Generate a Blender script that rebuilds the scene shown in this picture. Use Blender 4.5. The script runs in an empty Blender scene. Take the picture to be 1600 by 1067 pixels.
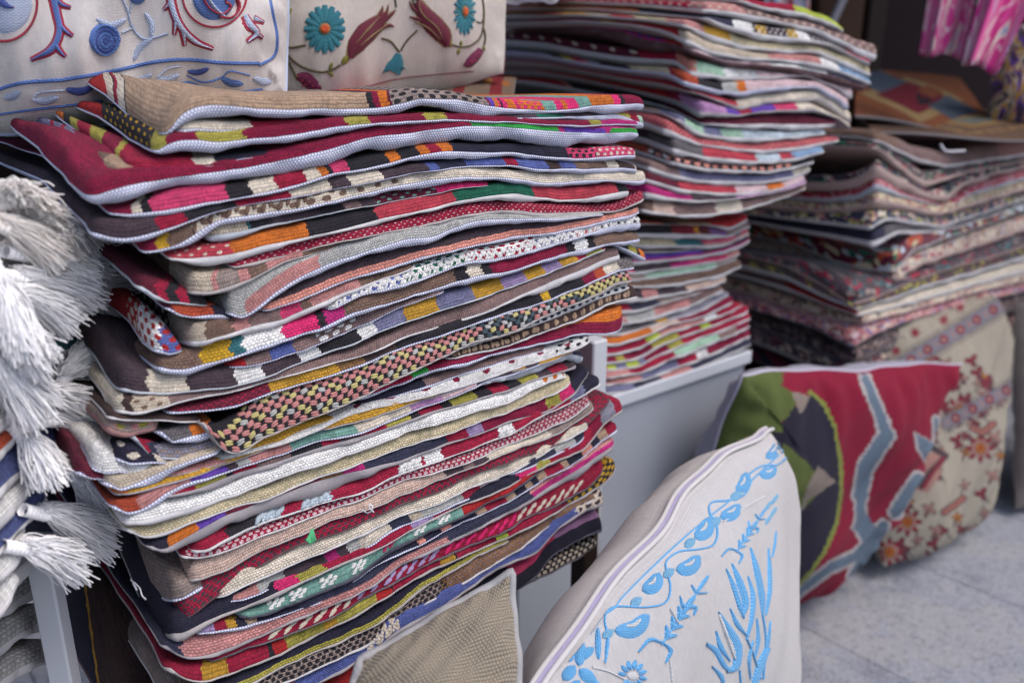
import bpy, math, random
import numpy as np
from mathutils import Vector
random.seed(7); np.random.seed(7)
R = math.radians
SC = bpy.context.scene
COL = SC.collection

# ------------------------------------------------------------------ camera, light, exposure
PITCH = R(17.2); FPX = 1300.0; EYE = np.array([0.0, 0.0, 1.0])
cam_d = bpy.data.cameras.new('camera'); cam = bpy.data.objects.new('camera', cam_d); COL.objects.link(cam)
cam.location = EYE; cam.rotation_euler = (R(90) - PITCH, 0, 0)
cam_d.sensor_width = 36; cam_d.lens = 36 * FPX / 1600; cam_d.clip_start = 0.02; cam_d.clip_end = 200
cam_d.dof.use_dof = True; cam_d.dof.focus_distance = 0.72; cam_d.dof.aperture_fstop = 4.0
SC.camera = cam
SUN_EL, SUN_AZ = R(58), R(112)      # azimuth clockwise from +Y: to the right of and behind the camera
w = bpy.data.worlds.new('World'); SC.world = w; w.use_nodes = True
wn = w.node_tree.nodes; wl = w.node_tree.links
sky = wn.new('ShaderNodeTexSky'); sky.sky_type = 'NISHITA'; sky.sun_disc = False
sky.sun_elevation = SUN_EL; sky.sun_rotation = SUN_AZ; sky.air_density = 1.0; sky.dust_density = 3.0; sky.ozone_density = 1.0
wl.new(sky.outputs[0], wn['Background'].inputs[0]); wn['Background'].inputs[1].default_value = 0.15
sl = bpy.data.lights.new('sun', 'SUN'); sl.energy = 1.25; sl.angle = R(32); sl.color = (1.0, 0.95, 0.9)
so = bpy.data.objects.new('sun', sl); COL.objects.link(so)
sd = Vector((math.sin(SUN_AZ) * math.cos(SUN_EL), math.cos(SUN_AZ) * math.cos(SUN_EL), math.sin(SUN_EL)))
so.rotation_euler = sd.to_track_quat('Z', 'Y').to_euler()
SC.view_settings.view_transform = 'Standard'; SC.view_settings.look = 'None'
SC.view_settings.exposure = 0.54; SC.view_settings.gamma = 1.0; SC.view_settings.use_curve_mapping = False

# ------------------------------------------------------------------ picture -> place
def ray(x, y):
    a = (np.asarray(x, float) - 800) / FPX; b = -(np.asarray(y, float) - 533.5) / FPX
    c, s = math.cos(PITCH), math.sin(PITCH)
    return np.stack([a, c + b * s, -s + b * c], -1)
def px_plane(x, y, p0, n):
    d = ray(x, y); t = ((p0 - EYE) @ n) / (d @ n)
    return EYE + d * t[..., None]
def px_z(x, y, z):
    d = ray(x, y); return EYE + d * ((z - EYE[2]) / d[2])
def px_s(x, y, s):      # s = forward depth along the view axis
    return EYE + ray(x, y) * s
def to_px(P):
    q = P - EYE; c, s = math.cos(PITCH), math.sin(PITCH)
    f = q[..., 1] * c - q[..., 2] * s; u = q[..., 1] * s + q[..., 2] * c
    return 800 + FPX * q[..., 0] / f, 533.5 - FPX * u / f

# ------------------------------------------------------------------ mesh helpers
def mesh_obj(name, V, F, mats, parent=None, UV=None, midx=None, smooth=True):
    V = np.asarray(V, np.float32).reshape(-1, 3); F = np.asarray(F, np.int32)
    me = bpy.data.meshes.new(name); k = F.shape[1]
    me.vertices.add(len(V)); me.vertices.foreach_set('co', V.ravel())
    me.loops.add(F.size); me.loops.foreach_set('vertex_index', F.ravel())
    me.polygons.add(len(F)); me.polygons.foreach_set('loop_start', np.arange(0, F.size, k, dtype=np.int32))
    me.polygons.foreach_set('loop_total', np.full(len(F), k, np.int32))
    if smooth: me.polygons.foreach_set('use_smooth', np.ones(len(F), bool))
    for m in (mats if isinstance(mats, (list, tuple)) else [mats]): me.materials.append(m)
    if midx is not None: me.polygons.foreach_set('material_index', np.asarray(midx, np.int32))
    if UV is not None:
        uvl = me.uv_layers.new(name='UVMap'); uvl.data.foreach_set('uv', np.asarray(UV, np.float32)[F.ravel()].ravel())
    me.update(); me.validate()
    o = bpy.data.objects.new(name, me); COL.objects.link(o)
    if parent is not None: o.parent = parent
    return o
def grid_faces(nx, ny, flip=False):
    i, j = np.meshgrid(np.arange(nx - 1), np.arange(ny - 1), indexing='ij'); a = (i * ny + j).ravel()
    F = np.stack([a, a + ny, a + ny + 1, a + 1], 1)
    return F[:, ::-1] if flip else F
def thing(name, label, cat, loc=(0, 0, 0), group=None):
    o = bpy.data.objects.new(name, None); COL.objects.link(o); o.empty_display_size = .05
    tag(o, label, cat, group); return o
def fit(*alts):
    for a in alts:
        if len(a.replace(',', ' ').split()) <= 16: return a
    return alts[-1]
def tag(o, label, cat, group=None, kind=None):
    o['label'] = label; o['category'] = cat
    if group: o['group'] = group
    if kind: o['kind'] = kind
    return o
def box_vf(c, ax, ay, az, bev=0.0):
    """box from centre and three half-axis vectors, with bevelled edges"""
    c = np.array(c, float); A = [np.array(a, float) for a in (ax, ay, az)]
    L = [np.linalg.norm(a) for a in A]; U = [a / l for a, l in zip(A, L)]
    b = min(bev, min(L) * .45) if bev > 0 else 0
    V = []; F = []
    if b == 0:
        for sx in (-1, 1):
            for sy in (-1, 1):
                for sz in (-1, 1): V.append(c + sx * A[0] + sy * A[1] + sz * A[2])
        F = [(0, 1, 3, 2), (4, 6, 7, 5), (0, 4, 5, 1), (2, 3, 7, 6), (0, 2, 6, 4), (1, 5, 7, 3)]
        return np.array(V), np.array(F)
    import itertools
    idx = {}
    for s in itertools.product((-1, 1), repeat=3):
        for k in range(3):
            p = c.copy()
            for m in range(3): p = p + s[m] * U[m] * (L[m] if m == k else L[m] - b)
            idx[(s, k)] = len(V); V.append(p)
    for k in range(3):
        o1, o2 = [m for m in range(3) if m != k]
        for sk in (-1, 1):
            q = []
            for (a1, a2) in ((-1, -1), (1, -1), (1, 1), (-1, 1)):
                s = [0, 0, 0]; s[k] = sk; s[o1] = a1; s[o2] = a2; q.append(idx[(tuple(s), k)])
            F.append(q)
    for m in range(3):     # edges along axis m
        o1, o2 = [k for k in range(3) if k != m]
        for a1 in (-1, 1):
            for a2 in (-1, 1):
                s0 = [0, 0, 0]; s0[o1] = a1; s0[o2] = a2; s1 = list(s0); s0[m] = -1; s1[m] = 1
                F.append([idx[(tuple(s0), o1)], idx[(tuple(s1), o1)], idx[(tuple(s1), o2)], idx[(tuple(s0), o2)]])
    for s in itertools.product((-1, 1), repeat=3):
        F.append([idx[(s, 0)], idx[(s, 1)], idx[(s, 2)], idx[(s, 2)]])
    return np.array(V), np.array(F)
def box_obj(name, c, ax, ay, az, mat, parent=None, bev=.002):
    V, F = box_vf(c, ax, ay, az, bev)
    me = bpy.data.meshes.new(name)
    me.from_pydata([tuple(v) for v in V], [], [tuple(dict.fromkeys(int(i) for i in f)) for f in F]); me.materials.append(mat)
    import bmesh
    bm = bmesh.new(); bm.from_mesh(me); bmesh.ops.recalc_face_normals(bm, faces=bm.faces); bm.to_mesh(me); bm.free(); me.update()
    o = bpy.data.objects.new(name, me); COL.objects.link(o)
    if parent is not None: o.parent = parent
    return o
def tubes_vf(paths, radii, sides=4):
    """many tubes; paths (n, k, 3) array, radii (k,) or (n,k)"""
    P = np.asarray(paths, float); n, k, _ = P.shape
    r = np.broadcast_to(np.asarray(radii, float), (n, k))
    T = np.gradient(P, axis=1); T /= np.linalg.norm(T, axis=2, keepdims=True) + 1e-9
    up = np.broadcast_to(np.array([.13, .21, .97]), T.shape)
    A = np.cross(T, up); A /= np.linalg.norm(A, axis=2, keepdims=True) + 1e-9
    B = np.cross(T, A)
    th = np.arange(sides) * 2 * math.pi / sides
    V = P[:, :, None] + r[:, :, None, None] * (A[:, :, None] * np.cos(th)[None, None, :, None] + B[:, :, None] * np.sin(th)[None, None, :, None])
    base = (np.arange(n)[:, None, None] * k + np.arange(k - 1)[None, :, None]) * sides
    s = np.arange(sides)[None, None, :]; s2 = (s + 1) % sides
    F = np.stack([base + s, base + s2, base + sides + s2, base + sides + s], -1).reshape(-1, 4)
    return V.reshape(-1, 3), F
def smooth1(a, sig):
    if sig <= 0: return a
    n = int(sig * 3) + 1; k = np.exp(-.5 * (np.arange(-n, n + 1) / sig) ** 2); k /= k.sum()
    return np.convolve(np.pad(a, n, mode='edge'), k, mode='valid')
def wave(x, seed, f0=9.0, n=5):
    rs = np.random.RandomState(seed); y = np.zeros_like(x)
    for i in range(n): y += np.sin(x * f0 * (1.7 ** i) + rs.rand() * 6.28) / (1.45 ** i) * rs.uniform(.5, 1)
    return y / 2.2
def catmull(P, n):
    P = np.asarray(P, float)
    if len(P) == 2: return P[0] + (P[1] - P[0]) * np.linspace(0, 1, n)[:, None]
    Q = np.vstack([2 * P[0] - P[1], P, 2 * P[-1] - P[-2]]); m = len(P) - 1; t = np.linspace(0, m - 1e-6, n); i = t.astype(int); f = (t - i)[:, None]
    p0, p1, p2, p3 = Q[i], Q[i + 1], Q[i + 2], Q[i + 3]
    return .5 * (2 * p1 + (p2 - p0) * f + (2 * p0 - 5 * p1 + 4 * p2 - p3) * f * f + (3 * p1 - p0 - 3 * p2 + p3) * f ** 3)

# ------------------------------------------------------------------ materials
PAL = dict(
    tan=(.42, .29, .20), beige=(.50, .42, .33), cream=(.66, .58, .48), white=(.78, .77, .76), sand=(.54, .46, .30), black=(.018, .017, .022),
    navy=(.030, .033, .065), night=(.016, .016, .035), crimson=(.31, .009, .040), burg=(.21, .006, .038), wine=(.11, .010, .028), red=(.40, .018, .02), coral=(.45, .045, .070),
    pink=(.60, .05, .15), hot=(.66, .025, .15), magenta=(.42, .02, .16), orange=(.58, .15, .02), rust=(.38, .06, .025), gold=(.50, .27, .03), mustard=(.52, .30, .02),
    olive=(.36, .32, .06), lime=(.42, .50, .06), green=(.03, .32, .05), dkgreen=(.008, .11, .065), mint=(.36, .56, .42), teal=(.17, .34, .29), petrol=(.03, .13, .15),
    blue=(.085, .115, .34), slate=(.17, .17, .29), sky=(.20, .32, .50), lav=(.33, .24, .44), violet=(.12, .05, .36), orchid=(.42, .22, .42), plum=(.060, .040, .052),
    brown=(.17, .105, .08), dkbrown=(.055, .032, .030), mauve=(.21, .135, .13), taupe=(.28, .22, .20), grey=(.42, .42, .41), dkgrey=(.12, .11, .12), rose=(.50, .22, .21), peach=(.60, .43, .36),
    salmon=(.62, .25, .20), umber=(.23, .12, .05), paleblue=(.45, .53, .60), mid=(.25, .24, .30), cocoa=(.30, .18, .11), pinkwhite=(.62, .45, .48))
def C4(c): c = PAL[c] if isinstance(c, str) else c; return (c[0], c[1], c[2], 1)
class NT:
    def __init__(s, name):
        s.m = bpy.data.materials.new(name); s.m.use_nodes = True; s.t = s.m.node_tree; s.n = s.t.nodes; s.l = s.t.links
        s.b = s.n['Principled BSDF']; s.b.inputs['Roughness'].default_value = .9; s.b.inputs['Specular IOR Level'].default_value = .15
    def new(s, t, **k):
        o = s.n.new(t)
        for a, v in k.items(): setattr(o, a, v)
        return o
    def put(s, i, v):
        if hasattr(v, 'is_linked') or isinstance(v, bpy.types.NodeSocket): s.l.new(v, i)
        else: i.default_value = v
    def math(s, op, a, b=0.0, c=0.0):
        o = s.new('ShaderNodeMath', operation=op); s.put(o.inputs[0], a); s.put(o.inputs[1], b)
        if op in ('MULTIPLY_ADD', 'SMOOTH_MIN'): s.put(o.inputs[2], c)
        return o.outputs[0]
    def mix(s, f, a, b, mode='MIX'):
        o = s.new('ShaderNodeMix', data_type='RGBA', blend_type=mode); s.put(o.inputs[0], f); s.put(o.inputs[6], a); s.put(o.inputs[7], b); return o.outputs[2]
    def uv(s):
        a = s.new('ShaderNodeTexCoord'); b = s.new('ShaderNodeSeparateXYZ'); s.l.new(a.outputs['UV'], b.inputs[0]); return a.outputs['UV'], b.outputs[0], b.outputs[1]
    def noise(s, vec, scale, detail=2, rough=.5, sc=(1, 1, 1)):
        mp = s.new('ShaderNodeMapping'); s.put(mp.inputs['Vector'], vec); mp.inputs['Scale'].default_value = sc
        o = s.new('ShaderNodeTexNoise'); s.l.new(mp.outputs[0], o.inputs['Vector']); o.inputs['Scale'].default_value = scale; o.inputs['Detail'].default_value = detail; o.inputs['Roughness'].default_value = rough
        return o.outputs[0]
    def ramp(s, f, stops, mode='CONSTANT'):
        o = s.new('ShaderNodeValToRGB'); s.put(o.inputs[0], f); e = o.color_ramp; e.interpolation = mode
        stops = stops[:32]
        while len(e.elements) < len(stops): e.elements.new(1.0)
        for k, (p, c) in enumerate(stops): e.elements[k].position = min(max(p, 0), 1); e.elements[k].color = C4(c)
        return o.outputs[0]
    def bump(s, h, dist, strength=1.0):
        o = s.new('ShaderNodeBump'); s.put(o.inputs['Height'], h); o.inputs['Distance'].default_value = dist; o.inputs['Strength'].default_value = strength
        s.l.new(o.outputs[0], s.b.inputs['Normal'])
def stitches(N, u, v, pu, pv, offs=.5):
    """rows of rounded stitches pu x pv metres, every other row shifted; returns height 0..1"""
    row = N.math('FLOOR', N.math('DIVIDE', v, pv))
    uu = N.math('ADD', N.math('DIVIDE', u, pu), N.math('MULTIPLY', row, offs))
    a = N.math('ABSOLUTE', N.math('SINE', N.math('MULTIPLY', uu, math.pi)))
    b = N.math('ABSOLUTE', N.math('SINE', N.math('MULTIPLY', N.math('DIVIDE', v, pv), math.pi)))
    return N.math('POWER', N.math('MULTIPLY', a, b), .6), row, uu

def kilim_mat(name, segs, umin, umax, lower=None, split=.006, weave=(.0024, .0034, .5), jag=.0012, motif=None, fuzz=.05):
    """segs: [(u_end, colour)...]; lower: same, used below v=split (nearer the seam); motif: (u0,u1,pu,pv,colour,threshold)"""
    N = NT(name); uvv, u0, v0 = N.uv()
    # yarn paths wander a little, so that rows are not ruler straight
    wob = N.math('MULTIPLY', N.math('SUBTRACT', N.noise(uvv, 70, 2), .5), .0022)
    v = N.math('ADD', v0, wob)
    u = N.math('ADD', u0, N.math('MULTIPLY', N.math('SUBTRACT', N.noise(uvv, 55, 2), .5), .002))
    pu, pv, of = weave
    u = N.math('ADD', u, N.math('MULTIPLY', N.math('SUBTRACT', N.noise(uvv, 240, 2), .5), pu * 1.3)); v = N.math('ADD', v, N.math('MULTIPLY', N.math('SUBTRACT', N.noise(uvv, 210, 2), .5), pv * .7))
    h, row, uu = stitches(N, u, v, pu, pv, of)
    # stepped block borders
    tri = N.math('PINGPONG', row, 2.0)
    us = N.math('ADD', N.math('MULTIPLY', N.math('FLOOR', N.math('ADD', uu, 0.0)), pu), N.math('MULTIPLY', tri, jag))
    us = N.math('ADD', us, N.math('MULTIPLY', row, -pu * of))
    f = N.math('DIVIDE', N.math('SUBTRACT', us, umin), umax - umin)
    def rp(sg):
        st = []; p = 0.0
        for e, c in sg: st.append((p, c)); p = (e - umin) / (umax - umin)
        return N.ramp(f, st)
    col = rp(segs)
    if lower is not None:
        col = N.mix(N.math('LESS_THAN', v, split), col, rp(lower))
    for mt in (motif or []):
        a0, a1, mu, mv, mc, th = mt
        mrow = N.math('FLOOR', N.math('DIVIDE', v, mv))
        mm = N.math('ABSOLUTE', N.math('SINE', N.math('MULTIPLY', N.math('ADD', N.math('DIVIDE', u, mu), N.math('MULTIPLY', mrow, .5)), math.pi)))
        mm = N.math('MULTIPLY', mm, N.math('POWER', N.math('ABSOLUTE', N.math('SINE', N.math('MULTIPLY', N.math('DIVIDE', v, mv), math.pi))), .5))
        msk = N.math('GREATER_THAN', N.math('ADD', mm, N.math('MULTIPLY', N.math('SUBTRACT', N.noise(uvv, 160, 1), .5), .35)), th)
        msk = N.math('MULTIPLY', msk, N.math('GREATER_THAN', u, a0)); msk = N.math('MULTIPLY', msk, N.math('LESS_THAN', u, a1))
        col = N.mix(msk, col, C4(mc))
    # each row and each pick of yarn has its own tone
    cmb = N.new('ShaderNodeCombineXYZ'); N.put(cmb.inputs[0], N.math('FLOOR', N.math('DIVIDE', uu, 5.0))); N.put(cmb.inputs[1], row)
    wn_ = N.new('ShaderNodeTexWhiteNoise', noise_dimensions='2D'); N.l.new(cmb.outputs[0], wn_.inputs['Vector'])
    cm2 = N.new('ShaderNodeCombineXYZ'); N.put(cm2.inputs[0], N.math('FLOOR', uu)); N.put(cm2.inputs[1], row)
    wn2 = N.new('ShaderNodeTexWhiteNoise', noise_dimensions='2D'); N.l.new(cm2.outputs[0], wn2.inputs['Vector'])
    tone = N.math('ADD', N.math('MULTIPLY', wn_.outputs[0], .30), N.math('MULTIPLY', wn2.outputs[0], .34))
    hv = N.new('ShaderNodeHueSaturation'); N.put(hv.inputs['Color'], col)
    n1 = N.noise(uvv, 420, 2, .6, (1, .5, 1)); n2 = N.noise(uvv, 26, 2)
    val = N.math('ADD', N.math('MULTIPLY', n1, .55), N.math('MULTIPLY', n2, .7)); val = N.math('ADD', N.math('ADD', val, .16), tone)
    N.put(hv.inputs['Value'], val); hv.inputs['Saturation'].default_value = 1.0
    col = N.mix(N.math('MULTIPLY', N.math('SUBTRACT', 1.0, h), .52), hv.outputs[0], (.03, .025, .03, 1))  # gaps darkened in the colour: dark warp showing, plus painted yarn self-shadow
    lint = N.math('GREATER_THAN', N.noise(uvv, 900, 1), .70)
    col = N.mix(N.math('MULTIPLY', lint, fuzz * 2), col, (.6, .55, .52, 1))
    N.put(N.b.inputs['Base Color'], col)
    hh = N.math('ADD', N.math('ADD', N.math('MULTIPLY', h, .8), N.math('MULTIPLY', n1, .9)), N.math('MULTIPLY', wn2.outputs[0], .35))
    N.bump(hh, .0008, 1.0)
    N.b.inputs['Sheen Weight'].default_value = .02
    return N.m
def lining_mat(name, ca, cb=None, p=.0024, amt=.85, bump=.0004, diag=False):
    N = NT(name); uvv, u, v = N.uv()
    if diag: u = N.math('ADD', u, v)
    row = N.math('FLOOR', N.math('DIVIDE', v, p))
    a = N.math('SINE', N.math('MULTIPLY', N.math('ADD', N.math('DIVIDE', u, p), N.math('MULTIPLY', row, .5)), 2 * math.pi))
    b = N.math('ABSOLUTE', N.math('SINE', N.math('MULTIPLY', N.math('DIVIDE', v, p), math.pi)))
    h = N.math('MULTIPLY', N.math('ADD', N.math('MULTIPLY', a, .5), .5), b)
    msk = N.math('LESS_THAN', h, .36)
    col = N.mix(N.math('MULTIPLY', msk, amt), C4(ca), C4(cb or ca))
    n = N.noise(uvv, 18, 3)
    col = N.mix(N.math('MULTIPLY', n, .22), col, (col and (.42, .40, .42, 1)))
    gr_ = N.math('GREATER_THAN', N.noise(uvv, 34, 4, .7), .56)
    col = N.mix(N.math('MULTIPLY', gr_, .16), col, (.30, .27, .28, 1))
    N.put(N.b.inputs['Base Color'], col)
    cr = N.noise(uvv, 60, 3, .6, (1, .35, 1))
    N.bump(N.math('ADD', N.math('MULTIPLY', h, bump * 1500), N.math('MULTIPLY', cr, 4.0)), .0007, .8)
    return N.m
LIN = dict(
    w=lining_mat('lining_blue_white_canvas', (.74, .75, .82), (.17, .19, .36)),
    p=lining_mat('lining_plain_cotton', (.66, .64, .65), (.56, .55, .58), .0011, .7),
    t=lining_mat('lining_taupe_cotton', (.46, .42, .41), (.34, .31, .31), .0013, .8),
    g=lining_mat('lining_grey_twill', (.40, .37, .39), (.30, .27, .29), .0012, .8, diag=True),
    n=lining_mat('lining_navy_cotton', (.035, .037, .07), (.02, .02, .04), .0012, .8),
    b=lining_mat('lining_pale_blue', (.52, .56, .62), (.45, .49, .56), .0011, .8),
    r=lining_mat('lining_rose_brown', (.33, .16, .15), (.25, .12, .12), .0012, .8),
    k=lining_mat('lining_pink_beige', (.52, .37, .33), (.44, .31, .28), .0012, .8),
    d=lining_mat('lining_dark_grey', (.10, .09, .11), (.07, .065, .08), .0012, .8),
    m=lining_mat('lining_maroon', (.09, .03, .035), (.06, .02, .025), .0012, .8))
def plain(name, c, rough=.9, scale=120, amt=.25, bumpd=.0004, spec=.15, metal=0):
    N = NT(name); a = N.new('ShaderNodeTexCoord').outputs['Object']
    n = N.noise(a, scale, 4, .6); N.put(N.b.inputs['Base Color'], N.mix(N.math('MULTIPLY', n, amt), C4(c), C4(tuple(x * .55 for x in (PAL[c] if isinstance(c, str) else c)))))
    N.bump(n, bumpd, .8); N.b.inputs['Roughness'].default_value = rough; N.b.inputs['Specular IOR Level'].default_value = spec; N.b.inputs['Metallic'].default_value = metal
    return N.m

# ------------------------------------------------------------------ folded covers
AZF = R(50.5)
class Stack:
    def __init__(s, p0, az=AZF, depth=.43):
        s.p0 = np.array([p0[0], p0[1], 0.0]); s.ex = np.array([math.sin(az), math.cos(az), 0]); s.ey = np.array([-math.cos(az), math.sin(az), 0]); s.D = depth
    def front(s, x, y, o):
        P = px_plane(x, y, s.p0 + s.ey * o, s.ey); return (P - s.p0) @ s.ex, P[..., 2]
    def left(s, x, y, xc):
        P = px_plane(x, y, s.p0 + s.ex * xc, s.ex); return (P - s.p0) @ s.ey, P[..., 2]
    def world(s, x, y, z): return s.p0 + x[..., None] * s.ex + y[..., None] * s.ey + z[..., None] * np.array([0, 0, 1.0])
KDEF = lambda z: .22 * np.clip((z - .80) / .12, 0, 1)
def dense(L, r, n):
    th = np.linspace(0, math.pi / 2, 6); a = r * (1 - np.cos(th)); m = np.linspace(r, L - r, n)
    return np.concatenate([a[:-1], m, (L - a)[::-1][1:]])
def build_cover(st, idx, label, group, pts, segs, lin='w', corner=None, o=0.0, lower=None, split=.006, weave=(.0024, .0034, .5), jag=.0012,
                motif=None, nx=110, sig=1.4, depth=None, ry=.0, wav=.0034, kd=None, fuzz=.05, rise=True, name='cushion_cover', Lw=.16):
    pts = np.array(pts, float); xs = pts[:, 0]
    xc_px = corner if corner is not None else xs[0]
    fm = xs >= xc_px - .01
    fp = pts[fm]
    fx, zs = st.front(fp[:, 0], fp[:, 2], o); _, zt = st.front(fp[:, 0], fp[:, 1], o); _, zb = st.front(fp[:, 0], fp[:, 3], o)
    xc = fx[0]; W = fx[-1] - xc; D = depth or st.D
    tfmin, tlmin = .0022, .0007
    lp = pts[~fm][::-1]
    if len(lp):
        ly, lzs = st.left(lp[:, 0], lp[:, 2], xc); _, lzt = st.left(lp[:, 0], lp[:, 1], xc); _, lzb = st.left(lp[:, 0], lp[:, 3], xc)
        ly = ly - o
        ly = np.maximum.accumulate(np.maximum(ly, .004 + .002 * np.arange(len(ly))))
    else:
        ly = np.array([]); lzs = lzt = lzb = np.array([])
    gy = np.concatenate([[0], ly]); gz = np.concatenate([[zs[0]], lzs]); gtf = np.concatenate([[zt[0] - zs[0]], lzt - lzs]); gtl = np.concatenate([[zs[0] - zb[0]], lzs - lzb])
    k = KDEF(zs[0]) if kd is None else kd
    ye = gy[-1]
    gy = np.append(gy, [ye + .12, ye + 1.0]); gz = np.append(gz, [gz[-1] + .12 * k, gz[-1] + .16 * k]); gtf = np.append(gtf, [gtf[-1]] * 2); gtl = np.append(gtl, [gtl[-1]] * 2)
    # dense sampling
    q = np.linspace(0, W, 400)
    Z = smooth1(np.interp(q, fx - xc, zs), sig * 5); TF = np.maximum(smooth1(np.interp(q, fx - xc, zt - zs), sig * 5), tfmin); TL = np.maximum(smooth1(np.interp(q, fx - xc, zs - zb), sig * 5), tlmin)
    irr = lambda sd, f: wave(q * f, sd, 9.0, 5)
    TL = .9 * TL * (1 + .42 * irr(idx * 11 + 5, 5)); TL = np.maximum(TL, tlmin * .7); TF = np.maximum(TF * (1 + .16 * irr(idx * 11 + 6, 4)), tfmin)
    Z = Z + np.minimum(TF, .006) * .13 * irr(idx * 11 + 7, 7)
    qy = np.linspace(0, D, 400)
    GZ = smooth1(np.interp(qy, gy, gz), 5); GZ = GZ - GZ[0]; GTF = np.maximum(np.interp(qy, gy, gtf), tfmin); GTL = np.maximum(np.interp(qy, gy, gtl), tlmin)
    tm = float(np.median(TF)); tlm = float(np.median(TL))
    out = []
    for side in (1, -1):
        r = min(max(.8 * tm, .0045), .022) if side > 0 else min(max(.8 * tlm, .0035), .012)
        X = dense(W, r, nx); Y = np.concatenate([r * (1 - np.cos(np.linspace(0, math.pi / 2, 7)))[:-1], r + (D - 2 * r) * np.linspace(0, 1, 16) ** 1.9])
        x, y = np.meshgrid(X, Y, indexing='ij')
        dx = np.minimum(x, W - x); dy = y
        hh = lambda d: np.sqrt(np.clip(1 - (1 - np.clip(d / r, 0, 1)) ** 2, 0, 1))
        h = hh(dx) * hh(dy)
        dl = x + 1e-5; df = y + 1e-5; wgt = dl / (dl + df)
        z0 = np.interp(x, q, Z) + np.interp(y, qy, GZ) * np.exp(-x / Lw)
        tf = np.interp(x, q, TF) * wgt + np.interp(y, qy, GTF) * (1 - wgt); tl = np.interp(x, q, TL) * wgt + np.interp(y, qy, GTL) * (1 - wgt)
        z = z0 + (tf if side > 0 else -tl) * h
        # position: rounded plan corners, wavy rim
        rc = .010
        X2, Y2 = x.copy(), y.copy()
        for sgn in (0, 1):
            xx = x if sgn == 0 else W - x
            m = (xx < rc) & (y < rc); a = 1 - xx / rc; b = 1 - y / rc
            nxv = rc * (1 - a * np.sqrt(1 - b * b / 2)); nyv = rc * (1 - b * np.sqrt(1 - a * a / 2))
            X2 = np.where(m, nxv if sgn == 0 else W - nxv, X2); Y2 = np.where(m, nyv, Y2)
        edge = np.exp(-y / .03); edgex = np.exp(-dx / .03)
        bul = (0 if side > 0 else .0012) * np.sin(np.clip(h, 0, 1) * math.pi)
        Y2 = Y2 + wav * wave(x * 4, idx * 7 + 1) * edge - bul * (dy < r)
        X2 = X2 + wav * wave(y * 4, idx * 7 + 2) * edgex * np.sign(x - W / 2) * .6 - bul * (x < r)
        if side < 0: Y2 = Y2 + .0020 * wave(x * 10, idx * 7 + 3) * np.clip(tlm / .006, .4, 1.6) * np.sin(np.clip(h, 0, 1) * math.pi) * edge
        P = st.world(X2 + xc, Y2 + o, z)
        s = x - y * np.exp(-x / .05)
        v = np.minimum(dx, dy) + (tf if side > 0 else tl) * h
        out.append((P.reshape(-1, 3), grid_faces(len(X), len(Y), flip=(side < 0)), np.stack([s.ravel(), v.ravel()], 1)))
    # colours: pixel -> s
    def px_u(px):
        if px < 0: return -9.0
        if px >= xc_px: return float(np.interp(px, fp[:, 0], fx - xc))
        if len(lp): return -float(np.interp(-px, -lp[:, 0], ly)) if px > lp[-1, 0] else -float(ly[-1])
        return 0.0
    umin = -(float(ly[-1]) + .02) if len(lp) else -.02; umax = W + .01
    cv = lambda sg: [(px_u(e), c) for e, c in sg]
    mt = [(px_u(m[0]), px_u(m[1])) + tuple(m[2:]) for m in (motif or [])]
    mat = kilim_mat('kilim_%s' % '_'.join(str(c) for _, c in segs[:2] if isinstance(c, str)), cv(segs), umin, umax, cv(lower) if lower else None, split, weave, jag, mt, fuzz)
    root = thing(name, label, 'cushion cover', group=group)
    root.location = (0, 0, 0)
    (V, F, U), (V2, F2, U2) = out
    base = Vector(st.world(np.array(xc + W / 2), np.array(o + D / 2), np.array(zs.min())))
    root.location = base
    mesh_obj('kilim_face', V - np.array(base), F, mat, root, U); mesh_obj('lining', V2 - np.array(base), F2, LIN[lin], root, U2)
    info = dict(root=root, base=base, V=V.reshape(len(dense(W, min(max(.8 * tm, .0045), .022), nx)), -1, 3), U=U, W=W, px_u=px_u)
    return info

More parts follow.
